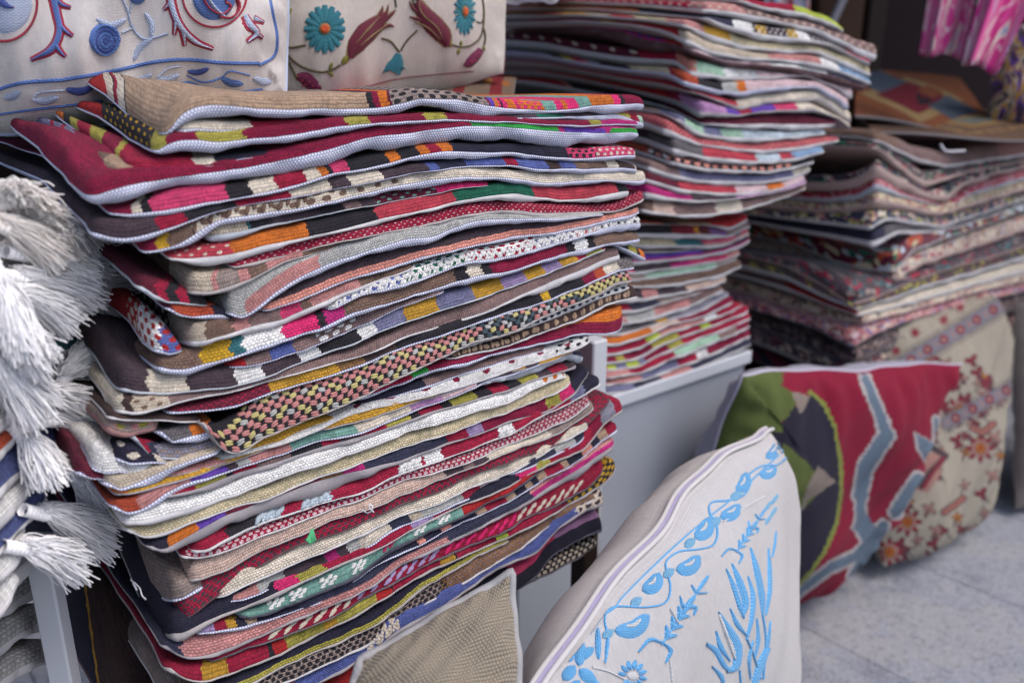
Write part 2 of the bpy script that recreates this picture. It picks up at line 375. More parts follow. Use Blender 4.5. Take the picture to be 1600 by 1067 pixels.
# ================================================================== FRONT PILE (read off its front and left faces)
A = Stack((.60 * math.sin(R(-25.5)), .60 * math.cos(R(-25.5))))
FRONT = 'folded kilim cushion covers in the front pile'
T1 = (.0019, .0028, .5); RIB = (.0013, .0036, 0.0); FINE = (.0017, .0022, .5); BIG = (.0034, .0032, .5); ROPE = (.0028, .0026, .5)
def D(desc, pts, segs, **k): return dict(desc=desc, pts=pts, segs=segs, **k)
A_DATA = [
D('tan ribbed and orange-blocked', [(154,140,147,152),(175,146,160,166),(200,158,185,192),(230,180,208,214),(247,196,215,221),(258,198,216,222),(266,182,204,218),(282,158,180,196),(300,150,168,190),(322,147,164,187),(340,145,165,189),(400,147,169,187),(460,149,172,186),(520,146,171,184),(580,142,170,181),(627,138,163,177),(654,137,153,174),(680,141,158,174),(712,144,155,176),(762,152,165,184),(780,153,169,181),(861,159,174,181),(922,151,166,177),(996,148,162,177),(1012,153,163,172)],
  [(168,'red'),(178,'cream'),(181,'black'),(186,'crimson'),(196,'cream'),(199,'black'),(575,'tan'),(582,'black'),(590,'burg'),(604,'orange'),(609,'wine'),(758,'taupe'),(764,'burg'),(770,'violet'),(776,'orange'),(780,'hot'),(784,'black'),(790,'hot'),(806,'orange'),(812,'hot'),(850,'orange'),(868,'teal'),(878,'hot'),(886,'orange'),(900,'hot'),(920,'teal'),(958,'orange'),(968,'hot'),(974,'black'),(1016,'burg')], corner=250, weave=RIB, jag=.0008, motif=[(612,756,.011,.0055,'black',.62),(806,850,.008,.005,'hot',.6)], sig=1.0, o=.002),
D('cream and dark green', [(278,194,204,214),(282,189,199,206),(340,190,204,209),(391,191,203,208),(460,188,196,200),(560,184,190,194),(700,180,184,187),(830,178,184,188),(915,177,182,191),(969,175,178,192),(1003,180,194,206),(1010,184,194,202)],
  [(392,'cream'),(470,'crimson'),(835,'plum'),(880,'dkgreen'),(950,'plum'),(985,'olive'),(1000,'crimson'),(1012,'mint')], o=.004, weave=T1),
D('olive and burgundy', [(115,162,170,176),(150,168,184,190),(200,196,221,227),(235,224,240,246),(245,233,243,249),(252,220,231,246),(262,208,220,246),(285,203,218,248),(300,203,218,248),(340,208,224,240),(460,192,210,222),(560,182,194,203),(680,176,187,192),(800,182,190,193),(847,187,195,198),(928,188,196,199),(972,187,194,197),(1001,190,195,198)],
  [(160,'red'),(240,'black'),(257,'olive'),(305,'burg'),(380,'olive'),(540,'burg'),(575,'olive'),(660,'burg'),(695,'olive'),(920,'burg'),(940,'olive'),(1003,'magenta')], corner=243, weave=FINE, motif=[(165,235,.012,.006,'mustard',.85)]),
D('olive and crimson speckled, half hidden,', [(88,172,182,186),(110,180,194,198),(150,205,224,228),(185,238,254,259),(203,252,263,268),(240,247,262,266),(300,246,259,263),(335,246,258,261),(360,243,251,254),(440,235,239,241),(520,222,226,228)],
  [(100,'orange'),(112,'black'),(124,'olive'),(142,'crimson'),(160,'olive'),(180,'burg'),(200,'olive'),(300,'crimson'),(333,'cream'),(540,'night')], corner=203, weave=T1, o=.004),
D('slate and brown, cream cornered,', [(50,178,190,195),(80,188,206,211),(120,215,241,247),(160,250,269,273),(172,258,272,276),(200,262,267,270),(330,256,261,263)],
  [(80,'slate'),(86,'crimson'),(98,'slate'),(103,'crimson'),(122,'slate'),(165,'brown'),(340,'tan')], corner=170, o=.006, weave=RIB),
D('wide plain burgundy', [(18,182,198,204),(40,184,215,222),(60,190,232,239),(100,226,272,281),(125,268,298,314),(137,280,306,322),(160,273,307,329),(177,270,296,332),(208,265,289,326),(238,263,284,307),(282,258,275,295),(360,251,267,289),(420,240,256,280),(460,230,248,272),(520,214,230,258),(580,201,214,246),(641,194,209,231),(680,190,202,226),(722,187,197,223),(800,190,199,225),(814,191,201,228),(900,197,208,231),(942,196,208,229),(982,194,207,226),(1001,201,209,218)],
  [(730,'burg'),(868,'magenta'),(880,'magenta'),(1004,'magenta')], lower=[(730,'burg'),(868,'green'),(880,'magenta'),(945,'violet'),(952,'magenta'),(1004,'green')], split=.0055, corner=130, weave=(.0026,.0026,.5), fuzz=.04),
D('hot pink and black', [(170,330,334,338),(200,325,335,342),(235,308,332,341),(280,296,327,339),(345,289,312,318),(377,288,309,315),(460,268,290,297),(509,260,274,280),(580,245,262,268),(680,224,237,250),(800,225,238,247),(847,230,245,252),(915,231,248,253),(982,228,242,252),(999,232,242,248)],
  [(203,'burg'),(217,'cream'),(235,'black'),(350,'pink'),(392,'black'),(430,'cream'),(475,'crimson'),(498,'cream'),(510,'orange'),(519,'black'),(543,'pink'),(607,'black'),(622,'orange'),(653,'black'),(667,'orange'),(683,'crimson'),(702,'orange'),(888,'night'),(1002,'pink')], weave=RIB, motif=[(890,935,.008,.006,'black',.6),(930,1000,.009,.006,'cream',.72)]),
D('dark brown and slate blue', [(146,342,362,370),(154,339,366,376),(187,341,380,390),(221,342,367,381),(255,338,360,367),(289,329,348,353),(340,317,327,329),(377,314,323,325),(455,299,309,311),(515,282,297,298),(542,275,292,294),(594,268,282,284),(661,255,267,269),(729,249,260,263),(800,248,258,263),(847,252,265,270),(915,252,264,273),(966,250,262,273),(990,256,263,276),(1001,262,268,272)],
  [(243,'plum'),(290,'crimson'),(370,'black'),(450,'crimson'),(515,'cream'),(543,'plum'),(595,'cream'),(665,'plum'),(684,'blue'),(728,'navy'),(790,'blue'),(808,'crimson'),(855,'blue'),(875,'dkbrown'),(900,'blue'),(948,'brown'),(968,'cream'),(992,'dkbrown'),(1004,'cream')], weave=RIB),
D('cream, chocolate dotted and yellow ended', [(224,384,394,398),(238,374,392,398),(255,362,390,400),(282,349,388,397),(296,342,375,393),(322,333,349,380),(340,327,342,352),(400,317,336,345),(460,309,327,336),(509,299,316,323),(580,286,300,309),(644,272,287,299),(680,265,279,289),(729,262,276,285),(800,265,279,286),(831,267,282,291),(858,273,288,294),(915,270,282,290),(969,270,281,286),(996,270,285,292),(1014,266,279,287)],
  [(238,'burg'),(262,'mustard'),(300,'brown'),(1017,'cream')], weave=(.0022,.0022,.5), motif=[(300,525,.013,.007,'brown',.58),(525,640,.016,.010,'brown',.80)]),
D('beige ended slate and plum', [(327,352,370,382),(350,348,366,380),(384,346,360,370),(424,339,351,356),(495,326,336,341),(536,319,329,332),(594,306,319,321),(680,292,302,304),(712,288,295,297),(768,285,289,291)],
  [(385,'beige'),(392,'petrol'),(425,'black'),(498,'plum'),(537,'black'),(560,'mauve'),(586,'plum'),(680,'wine'),(770,'hot')], lin='b', o=.004, motif=[(590,680,.012,.004,'teal',.8)]),
D('coral, orange and bottle green', [(266,398,404,408),(282,396,407,410),(309,385,403,420),(340,381,400,421),(360,379,399,417),(411,365,385,400),(478,349,370,378),(529,339,360,365),(590,326,344,353),(644,309,333,341),(708,299,316,324),(746,290,309,316),(800,286,302,314),(831,287,306,317),(878,295,314,319),(915,291,311,317),(962,285,300,314),(986,289,299,309)],
  [(362,'coral'),(480,'orange'),(590,'black'),(711,'coral'),(834,'dkgreen'),(966,'coral'),(990,'black')], lin='p', weave=RIB, motif=[(266,360,.010,.006,'cream',.88)]),
D('narrow crimson, white flecked', [(362,413,419,423),(375,408,415,423),(407,398,408,415),(460,381,397,401),(529,366,376,380),(580,357,367,371),(627,346,359,364),(680,333,347,353),(729,321,335,343),(800,314,328,336),(847,320,333,346),(915,321,332,340),(969,319,329,333),(989,307,319,323),(1008,297,311,315),(1013,297,309,313)],
  [(1016,'crimson')], lin='t', weave=FINE, motif=[(362,1013,.0062,.0030,'pinkwhite',.90)]),
D('brown and rose beige', [(225,390,404,408),(231,396,414,419),(265,407,437,442),(302,425,457,464),(329,427,456,464),(360,422,446,456),(387,417,436,441),(441,397,411,414),(495,385,395,397),(560,375,382,385)],
  [(288,'brown'),(330,'beige'),(340,'rose'),(372,'taupe'),(387,'rose'),(415,'brown'),(470,'rose'),(580,'brown')], lin='t', corner=302, weave=(.0018,.0040,.5)),
D('dark red and black, back corner', [(215,425,448,454),(240,430,460,474),(262,440,472,477),(300,458,475,479),(330,464,477,480)],
  [(245,'wine'),(262,'crimson'),(280,'black'),(292,'crimson'),(340,'black')], lin='b', o=.004),
D('russet brown tufted', [(258,474,482,485),(275,472,490,495),(300,470,494,498),(320,472,493,503),(345,480,492,503),(372,494,499,503)],
  [(262,'wine'),(332,'rust'),(380,'night')], o=.004, weave=BIG, fuzz=.05),
D('pointed silver grey, pink cornered', [(328,460,464,467),(340,452,478,481),(360,445,489,493),(377,440,499,503),(392,434,490,497),(411,424,475,484),(430,417,457,467),(475,405,430,442),(516,392,412,424),(580,375,390,401),(627,360,374,388),(680,349,370,380),(729,339,350,363),(762,335,343,355),(800,336,342,352),(881,338,341,346),(950,332,335,338)],
  [(960,'grey')], lower=[(385,'grey'),(500,'rose'),(960,'grey')], split=.012, corner=360, weave=(.0022,.0024,.5), o=-.003, sig=.8),
D('orange with a dark top edge', [(412,478,486,489),(421,471,484,487),(475,444,467,472),(515,424,448,452),(580,402,424,430),(627,390,412,419),(680,380,397,403),(729,365,385,389),(800,351,371,378),(847,346,365,371),(915,338,353,361),(966,329,340,347),(1004,318,330,335)],
  [(1010,'plum')], lower=[(1010,'salmon')], split=.0065, weave=(.0030,.0034,.5), o=0),
D('brown and pink dotted', [(190,455,463,467),(205,465,479,483),(221,470,490,496),(265,494,526,534),(299,507,534,544),(319,504,531,543),(340,502,526,535),(391,495,512,525),(441,477,499,508),(509,454,471,484),(556,439,450,461),(611,424,431,436),(650,412,416,418)],
  [(268,'plum'),(318,'beige'),(362,'brown'),(390,'rose'),(440,'mauve'),(470,'pink'),(485,'brown'),(560,'rose'),(655,'brown')], lin='p', corner=290, weave=FINE, motif=[(200,266,.014,.007,'cream',.80)]),
D('loopy white with green and red knots', [(515,480,486,489),(560,452,461,466),(627,424,444,451),(680,408,429,434),(729,393,410,417),(800,381,400,406),(847,368,387,393),(915,351,366,373),(966,339,352,364),(996,335,349,362),(1004,338,349,358)],
  [(1008,'white')], weave=(.0036,.0034,.5), o=-.001, motif=[(525,630,.0115,.006,'blue',.66),(630,728,.0115,.006,'dkgreen',.60),(728,838,.0115,.006,'crimson',.60),(838,895,.0115,.006,'slate',.66),(895,940,.0115,.006,'coral',.62),(940,1008,.0115,.006,'black',.62)], fuzz=0),
D('shaggy red, white and blue', [(198,470,497,501),(215,482,525,530),(240,505,548,554),(262,525,551,555),(290,544,548,550)],
  [(232,'red'),(240,'white'),(300,'blue')], o=.003, corner=240, weave=BIG, motif=[(195,236,.012,.008,'cream',.6),(236,300,.012,.008,'red',.7)]),
D('yellow, white and hot pink', [(245,554,572,581),(262,552,580,590),(282,550,583,593),(309,545,571,588),(340,536,568,575),(377,527,550,560),(438,512,533,541),(495,494,515,521),(534,477,497,507),(560,464,483,492),(627,448,469,475),(680,434,452,459),(708,422,441,449),(762,408,427,439),(800,406,425,431),(847,388,405,413),(885,383,396,405),(918,373,390,398),(949,365,381,386),(996,363,373,384),(1003,366,373,380)],
  [(310,'brown'),(358,'mustard'),(377,'petrol'),(438,'white'),(495,'hot'),(508,'black'),(535,'magenta'),(711,'brown'),(730,'black'),(750,'cream'),(765,'black'),(885,'burg'),(898,'black'),(918,'white'),(930,'black'),(1006,'brown')], weave=(.0032,.0030,.5), o=-.001),
D('slim mauve with a cobalt block', [(357,568,575,578),(391,559,571,574),(421,548,565,567),(460,534,549,552),(495,523,537,540),(556,500,514,518),(580,489,502,505),(627,474,479,481),(700,450,453,455)],
  [(380,'red'),(420,'mauve'),(458,'blue'),(495,'mauve'),(555,'mauve'),(700,'mauve')], motif=[(495,560,.012,.006,'white',.6)], o=.002),
D('orange and black peeping at the right end of', [(962,376,382,385),(985,382,392,399),(1004,390,402,410),(1011,394,403,408)], [(968,'orange'),(980,'black'),(992,'olive'),(998,'black'),(1014,'orange')], kd=0, o=.001, depth=.3),
D('chocolate, cream and golden', [(146,500,545,552),(160,540,578,583),(175,556,599,604),(188,566,607,612),(210,578,613,618),(225,583,615,620),(262,588,616,620),(289,590,611,615),(340,575,605,608),(367,576,602,605),(411,571,590,594),(468,549,568,572),(502,536,554,557),(563,514,533,537),(587,501,519,523),(634,479,503,506),(681,465,486,489),(739,452,469,472),(786,440,455,458),(820,424,440,444),(874,408,418,421),(915,395,402,405),(952,384,387,390)],
  [(232,'plum'),(289,'cream'),(367,'plum'),(411,'white'),(468,'plum'),(502,'white'),(563,'black'),(587,'white'),(632,'slate'),(682,'gold'),(739,'slate'),(788,'gold'),(822,'lav'),(850,'gold'),(875,'lav'),(900,'gold'),(915,'crimson'),(940,'olive'),(958,'crimson')], corner=188, lin='b', weave=RIB, o=.001),
D('plain mauve brown, thick white backed', [(158,587,603,609),(168,604,628,633),(184,614,640,645),(205,619,644,650),(222,619,642,648),(262,618,632,638),(289,616,624,628),(360,608,613,617),(407,592,599,603),(460,575,584,587),(511,560,569,572),(560,548,557,561),(627,517,527,532),(681,497,513,517),(739,478,494,499),(800,454,468,476),(847,430,445,458),(915,406,420,435),(949,392,406,418),(972,386,396,407)],
  [(185,'cream'),(203,'dkbrown'),(262,'beige'),(976,'mauve')], corner=184, lin='p', weave=(.0022,.0028,.5), o=0, motif=[(203,260,.011,.006,'brown',.8)]),
D('wine black and gold', [(262,641,645,650),(300,636,643,648),(360,619,634,639),(421,598,614,619),(445,588,607,612),(529,565,582,587),(580,546,563,569),(620,532,547,553),(681,509,524,529),(739,491,506,511),(800,471,486,492),(847,455,472,477),(915,430,445,450),(940,418,431,436),(969,408,420,425),(997,398,418,423)],
  [(421,'wine'),(529,'gold'),(565,'umber'),(620,'dkbrown'),(845,'black'),(857,'mustard'),(910,'black'),(930,'burg'),(942,'rust'),(965,'cream'),(1000,'dkgrey')], weave=(.0026,.0030,.5), motif=[(262,421,.0060,.0030,'crimson',.80),(965,998,.007,.004,'taupe',.75)]),
D('checkered pink, yellow and black', [(314,647,650,652),(330,643,686,690),(353,636,705,709),(367,634,710,714),(384,630,703,708),(411,622,683,688),(441,610,673,677),(475,601,657,662),(529,585,635,640),(580,568,613,618),(594,562,603,608),(627,551,585,590),(680,531,561,566),(708,521,550,556),(739,511,536,542),(800,490,517,523),(847,474,494,499),(900,458,473,478),(942,435,454,462),(969,425,441,449),(993,421,438,440)],
  [(1000,'black')], lin='t', weave=(.0020,.0020,.5), o=-.005, split=0, sig=.8),
D('slender navy stitched', [(700,548,552,554),(760,527,531,534),(840,500,505,508),(900,474,482,486),(985,441,447,450)], [(990,'white')], motif=[(700,990,.010,.005,'navy',.55)], o=.002, lin='p'),
D('dark brown with cream dashes', [(700,558,562,565),(746,541,551,555),(800,526,537,541),(814,519,531,536),(847,504,519,523),(900,484,499,504),(942,464,479,484),(969,453,470,475),(990,447,464,469),(1000,450,463,467)],
  [(1002,'dkbrown')], lin='p', weave=(.0024,.0030,.5), motif=[(700,985,.0125,.010,'tan',.70)]),
D('slanting orange and crimson', [(560,621,624,629),(627,592,599,604),(661,578,584,593),(695,566,572,580),(746,551,560,566),(800,540,546,552),(831,530,540,546),(900,505,522,526),(942,490,520,523),(969,478,517,520),(978,480,502,505)],
  [(640,'crimson'),(668,'green'),(760,'crimson'),(980,'orange')], lower=[(640,'crimson'),(668,'green'),(980,'burg')], split=.013, weave=(.0036,.0040,.5), o=.001),
D('ink dark and lilac', [(560,629,637,641),(661,595,603,609),(729,575,582,586),(800,552,560,566),(860,540,545,548)], [(660,'night'),(880,'mauve')], o=.004),
D('smooth white with burgundy flecks', [(345,716,719,721),(440,689,693,695),(500,664,669,672),(560,637,643,646),(680,603,616,619),(740,584,597,600),(800,566,577,581),(847,548,563,567),(900,531,543,547),(926,524,531,536)], [(928,'white')], motif=[(440,928,.034,.018,'burg',.93),(870,925,.014,.007,'black',.75)], weave=(.0014,.0018,.5), lin='p'),
D('golden braided', [(178,766,771,775),(200,768,772,776),(255,749,756,760),(316,734,740,744),(340,718,729,731),(407,689,704,707),(475,665,679,683),(529,650,664,667),(580,638,651,655),(627,622,636,639),(680,609,619,623),(729,595,602,606),(800,575,580,582),(847,564,567,570),(903,547,549,552)],
  [(185,'orange'),(905,'gold')], lin='g', weave=(.0040,.0026,.35), o=.001),
D('turquoise, lilac and rust ended', [(172,772,780,784),(177,778,800,806),(208,777,802,810),(230,769,791,806),(248,758,776,790),(296,742,752,762),(345,730,741,745),(391,713,724,728),(455,693,704,708),(502,676,688,692),(556,664,676,680),(580,654,668,673),(641,630,643,648),(688,612,629,632),(762,586,594,598),(800,578,584,588),(850,562,566,569)],
  [(215,'rust'),(295,'rose'),(355,'violet'),(372,'plum'),(390,'grey'),(455,'rose'),(556,'teal'),(640,'cream'),(690,'orchid'),(740,'pinkwhite'),(850,'plum')], weave=RIB),
D('grey lined navy', [(740,597,600,608),(800,577,581,596),(847,565,570,586),(890,548,553,572),(916,554,558,570)], [(918,'navy')], lin='b', o=.003),
D('thin olive, black and crimson', [(245,772,776,782),(309,755,764,771),(345,742,749,765),(407,722,730,743),(460,705,713,723),(529,681,689,702),(580,670,677,686),(627,651,659,666),(680,636,643,652),(729,619,629,633),(800,600,605,610),(847,583,588,593),(908,565,571,577)],
  [(262,'crimson'),(300,'crimson'),(350,'olive'),(362,'black'),(400,'crimson'),(455,'mauve'),(500,'black'),(530,'crimson'),(560,'plum'),(600,'crimson'),(640,'olive'),(655,'black'),(690,'crimson'),(705,'black'),(745,'olive'),(765,'black'),(790,'crimson'),(812,'black'),(840,'olive'),(860,'plum'),(885,'crimson'),(910,'plum')], lin='g', weave=RIB, o=.001),
D('white plaited cord-like', [(196,808,814,824),(222,797,814,828),(250,787,806,824),(309,775,791,801),(360,761,776,782),(407,738,755,762),(460,720,737,742),(502,705,721,730),(580,680,696,702),(627,661,677,681),(680,646,664,667),(739,630,643,646),(800,610,625,630),(847,585,600,603),(885,577,590,593),(890,580,589,591)],
  [(892,'white')], weave=ROPE, lin='p', fuzz=0, motif=[(842,885,.014,.009,'orange',.72)], o=-.001),
D('sandy beige corded', [(197,814,819,821),(208,818,836,841),(229,826,843,848),(253,821,837,846),(289,806,820,828),(333,790,803,807),(380,769,786,790),(419,763,779,783),(460,745,759,763),(529,718,733,738),(580,704,717,721),(627,683,700,703),(680,670,683,686),(739,648,661,664),(800,628,641,645),(847,607,622,625),(881,595,607,610),(898,583,596,600)],
  [(901,'sand')], weave=ROPE, lin='p', fuzz=0),
D('navy, plum and orange, twill backed', [(229,848,850,853),(238,846,861,865),(254,843,864,870),(274,831,849,869),(306,816,830,853),(348,799,806,833),(419,773,780,804),(465,757,763,790),(502,744,751,775),(536,733,743,762),(580,717,729,749),(627,702,718,728),(700,675,692,696),(739,663,681,684),(800,643,657,661),(853,624,642,646),(882,608,624,628),(895,602,615,620),(908,587,602,608),(920,573,584,590),(928,570,580,584)],
  [(260,'night'),(306,'orange'),(348,'violet'),(500,'wine'),(536,'umber'),(565,'magenta'),(700,'navy'),(730,'crimson'),(755,'lav'),(852,'burg'),(875,'olive'),(895,'hot'),(930,'night')], lin='g', weave=RIB),
D('crimson with fat white knots', [(303,852,863,868),(318,846,861,868),(348,830,842,852),(401,809,819,824),(440,796,807,812),(473,785,797,801),(514,772,782,786),(571,752,766,770),(627,721,738,744),(688,699,718,721),(739,684,701,704),(800,661,676,680),(831,640,655,658),(891,616,630,633),(912,605,618,622),(935,588,601,606),(942,586,596,602)],
  [(348,'crimson'),(401,'black'),(440,'paleblue'),(475,'crimson'),(514,'paleblue'),(622,'crimson'),(656,'white'),(662,'crimson'),(688,'white'),(780,'crimson'),(802,'white'),(890,'crimson'),(912,'slate'),(945,'night')], weave=BIG, lin='p', o=-.001),
D('crimson and white lattice-woven', [(288,864,872,876),(306,861,872,877),(333,858,870,875),(380,836,846,850),(460,808,816,820),(571,770,777,780),(627,742,752,755),(680,727,737,740),(729,711,721,724),(800,681,693,696),(847,657,673,676),(900,634,648,651),(924,614,626,632)],
  [(928,'crimson')], weave=(.0020,.0024,.5), motif=[(288,930,.0058,.0042,'pinkwhite',.55)], lin='p'),
D('peach beige ribbed', [(244,868,873,877),(250,872,887,892),(274,874,906,912),(300,879,908,913),(333,875,899,903),(380,850,878,882),(419,829,853,857),(465,814,835,838),(526,793,809,812),(580,778,794,797),(627,752,771,775),(680,738,755,758),(708,728,741,745),(800,695,702,705),(847,682,688,692),(900,650,660,663),(934,626,636,640)],
  [(695,'peach'),(722,'plum'),(735,'mauve'),(760,'plum'),(775,'cream'),(860,'cream'),(936,'taupe')], corner=290, lin='t', weave=(.0016,.0030,.5), o=-.001),
D('grey-brown, blue canvas backed, left corner', [(170,800,820,824),(199,826,851,856),(229,869,915,920),(256,893,936,942),(271,910,940,945),(306,912,919,930),(325,905,911,918)],
  [(180,'rust'),(200,'orange'),(325,'taupe')], corner=262, weave=RIB, o=.003),
D('crimson and charcoal tweedy', [(233,895,925,930),(241,912,941,946),(265,918,962,967),(284,922,968,972),(306,916,955,960),(330,905,934,938),(354,893,919,923),(380,880,901,906),(419,857,876,881),(465,836,849,854),(526,812,830,834),(580,793,811,815),(627,767,785,789),(680,754,771,775),(726,731,747,751),(800,706,716,720),(847,686,704,708),(891,663,686,690),(930,641,650,654),(946,626,634,640),(958,610,620,626)],
  [(960,'crimson')], lower=None, corner=278, lin='m', weave=(.0030,.0030,.5), motif=[(230,960,.0068,.0042,'plum',.62)]),
D('thick cream wool', [(326,926,934,937),(333,922,938,943),(348,910,934,939),(380,888,913,917),(419,880,899,904),(465,854,877,881),(526,832,850,855),(580,813,829,834),(627,787,804,808),(680,773,789,792),(726,750,764,768),(800,719,736,740),(847,697,711,715),(891,671,683,688),(915,657,669,673),(924,652,662,667)],
  [(927,'cream')], weave=ROPE, lin='p', fuzz=0, o=-.001),
D('silver, navy and magenta', [(358,932,939,942),(380,924,935,939),(401,914,925,930),(446,893,909,913),(494,875,888,893),(560,843,862,868),(608,811,828,834),(646,795,814,819),(700,776,792,797),(740,759,775,779),(783,738,749,755),(838,705,722,727),(897,680,695,699),(920,668,678,684)],
  [(401,'rose'),(446,'grey'),(512,'plum'),(530,'magenta'),(545,'plum'),(563,'grey'),(610,'cream'),(640,'navy'),(658,'beige'),(722,'grey'),(750,'crimson'),(780,'pinkwhite'),(866,'navy'),(898,'grey'),(925,'navy')], weave=RIB),
D('big black-cornered, striped pink and olive', [(196,838,868,872),(215,880,925,930),(229,910,966,972),(250,945,988,993),(268,960,992,1005),(289,962,986,1002),(318,955,972,988),(348,936,960,967),(380,920,948,955),(428,904,928,940),(467,892,912,917),(507,881,891,898),(571,851,864,869),(643,817,828,832),(673,800,812,817),(700,787,799,803),(800,740,757,761),(832,720,735,738),(859,709,723,727),(915,679,702,706),(936,656,675,679),(952,634,652,658),(968,622,642,648),(976,624,638,643)],
  [(430,'night'),(467,'hot'),(507,'olive'),(643,'crimson'),(673,'lav'),(702,'crimson'),(808,'night'),(834,'hot'),(858,'olive'),(925,'crimson'),(942,'burg'),(960,'mid'),(978,'crimson')], corner=258, lin='t', weave=(.0018,.0030,.5), o=-.002, fuzz=.05),
D('sea-green flower-dotted and red', [(374,958,963,967),(390,955,966,970),(419,948,958,965),(465,923,940,947),(514,899,918,926),(571,866,887,898),(604,849,863,870),(648,825,841,849),(690,807,820,828),(722,796,806,812),(768,772,783,787),(800,757,766,771),(829,733,743,748),(859,720,727,731),(902,705,709,712)],
  [(722,'teal'),(905,'red')], lin='n', weave=(.0012,.0060,0.0), jag=.0003, o=-.002),
D('black with tan squares', [(305,986,990,994),(333,972,986,993),(366,968,980,989),(400,967,974,980),(440,957,961,965),(520,929,932,935),(600,869,873,877),(679,831,839,842),(726,805,814,818),(768,787,796,799),(800,771,780,784),(859,730,742,745),(906,706,718,721),(936,682,694,698),(964,660,671,677),(971,662,670,674)],
  [(333,'lav'),(350,'crimson'),(366,'gold'),(380,'night'),(400,'tan'),(620,'night'),(650,'night'),(662,'salmon'),(690,'night'),(704,'salmon'),(745,'night'),(760,'tan'),(790,'crimson'),(806,'tan'),(820,'night'),(830,'tan'),(840,'night'),(852,'tan'),(876,'crimson'),(886,'tan'),(910,'night'),(926,'salmon'),(938,'night'),(950,'tan'),(975,'crimson')], lin='w', weave=RIB),
D('navy plaited above rose', [(254,994,1002,1006),(262,998,1014,1022),(277,996,1024,1030),(306,992,1031,1038),(330,987,1023,1033),(380,983,1003,1012),(419,966,989,995),(465,943,965,970),(526,915,940,946),(580,893,914,920),(619,868,886,892),(679,841,857,864),(726,817,834,842),(800,782,796,804),(845,757,769,777),(906,721,734,752),(948,690,700,713),(964,681,690,702)],
  [(278,'navy'),(440,'rose'),(830,'navy'),(966,'rose')], lower=[(278,'navy'),(700,'rose'),(830,'navy'),(966,'magenta')], split=.007, lin='g', weave=(.0034,.0030,.5), o=-.001),
D('crimson with looped cream stitches', [(330,1031,1035,1038),(366,1013,1020,1024),(428,985,1000,1006),(479,967,979,983),(526,943,959,963),(571,921,931,936),(619,893,907,912),(679,862,876,881),(738,834,850,854),(800,804,822,826),(823,789,806,811),(859,768,795,800),(906,739,768,772),(925,727,758,762),(948,716,728,733)],
  [(952,'crimson')], weave=FINE, lin='d'),
D('crimson, gold and lime banded', [(262,1022,1036,1042),(268,1024,1047,1052),(290,1034,1062,1066),(318,1036,1066,1070),(352,1028,1052,1058),(380,1022,1044,1050),(419,1010,1028,1034),(446,1000,1018,1023),(479,982,1001,1006),(526,959,976,982),(587,923,939,944),(613,912,924,929),(665,882,894,899),(710,861,875,880),(800,823,835,840),(841,802,813,817),(906,770,780,786),(948,735,752,758),(966,712,726,732)],
  [(315,'crimson'),(352,'gold'),(420,'crimson'),(425,'black'),(446,'red'),(507,'olive'),(527,'gold'),(586,'olive'),(609,'red'),(613,'black'),(687,'crimson'),(710,'gold'),(713,'black'),(774,'crimson'),(790,'lime'),(860,'crimson'),(885,'burg'),(968,'black')], lin='t', weave=(.0012,.0050,0.0), jag=.0004, motif=[(885,966,.010,.005,'mustard',.6)]),
D('navy with an olive hem', [(330,1080,1092,1096),(365,1062,1076,1080),(396,1050,1063,1067),(428,1034,1048,1053),(465,1011,1033,1038),(526,982,1003,1008),(587,956,973,978),(627,928,944,950),(665,901,914,920),(703,885,893,899),(768,850,857,862),(800,838,843,847)],
  [(805,'night')], lower=[(805,'olive')], split=.0055, lin='t', weave=(.0028,.0026,.5)),
D('grey tweed going brown', [(280,1105,1130,1136),(340,1090,1112,1118),(390,1068,1092,1098),(449,1041,1066,1072),(508,1010,1035,1040),(580,976,1001,1007),(627,946,968,974),(665,922,941,947),(726,880,908,913),(800,846,862,867),(845,820,832,837),(894,785,798,803),(924,768,780,786),(932,764,774,780)],
  [(690,'taupe'),(935,'umber')], lin='p', weave=(.0030,.0026,.5), motif=[(280,700,.0066,.0050,'black',.45),(700,935,.0066,.0050,'mauve',.5)]),
D('cobalt blue with white dashes', [(300,1120,1150,1156),(400,1090,1115,1120),(467,1064,1088,1094),(497,1050,1066,1072),(538,1021,1045,1052),(578,991,1018,1025),(619,961,987,998),(665,938,960,968),(717,908,927,933),(768,875,894,900),(800,858,877,884),(845,843,858,864),(859,820,835,840),(906,788,799,805),(930,774,790,796),(948,752,780,786)],
  [(430,'pink'),(445,'blue'),(462,'pink'),(900,'blue'),(952,'cream')], lin='g', weave=(.0020,.0020,.5), motif=[(575,625,.0105,.012,'cream',.45),(905,950,.014,.008,'plum',.55)], o=-.002),
D('midnight silk with a bright ikat hem', [(500,1085,1110,1114),(580,1030,1065,1070),(649,994,1022,1026),(700,950,975,980),(750,925,945,950),(800,886,925,929),(845,866,897,902),(859,843,868,872),(906,808,842,846),(930,796,830,835),(946,788,824,830)],
  [(720,'red'),(800,'night'),(870,'pink'),(948,'orchid')], lower=[(720,'red'),(950,'night')], split=.018, lin='n', weave=(.0009,.0009,.5), o=0, fuzz=0),
D('black and white basket-woven', [(560,1080,1110,1114),(700,985,1010,1014),(780,930,940,944),(800,903,922,926),(859,873,893,898),(906,848,868,873),(936,822,845,850)],
  [(940,'black')], weave=(.0020,.0026,.5), motif=[(560,940,.0085,.0055,'cream',.62)], o=.006, lin='d'),
]
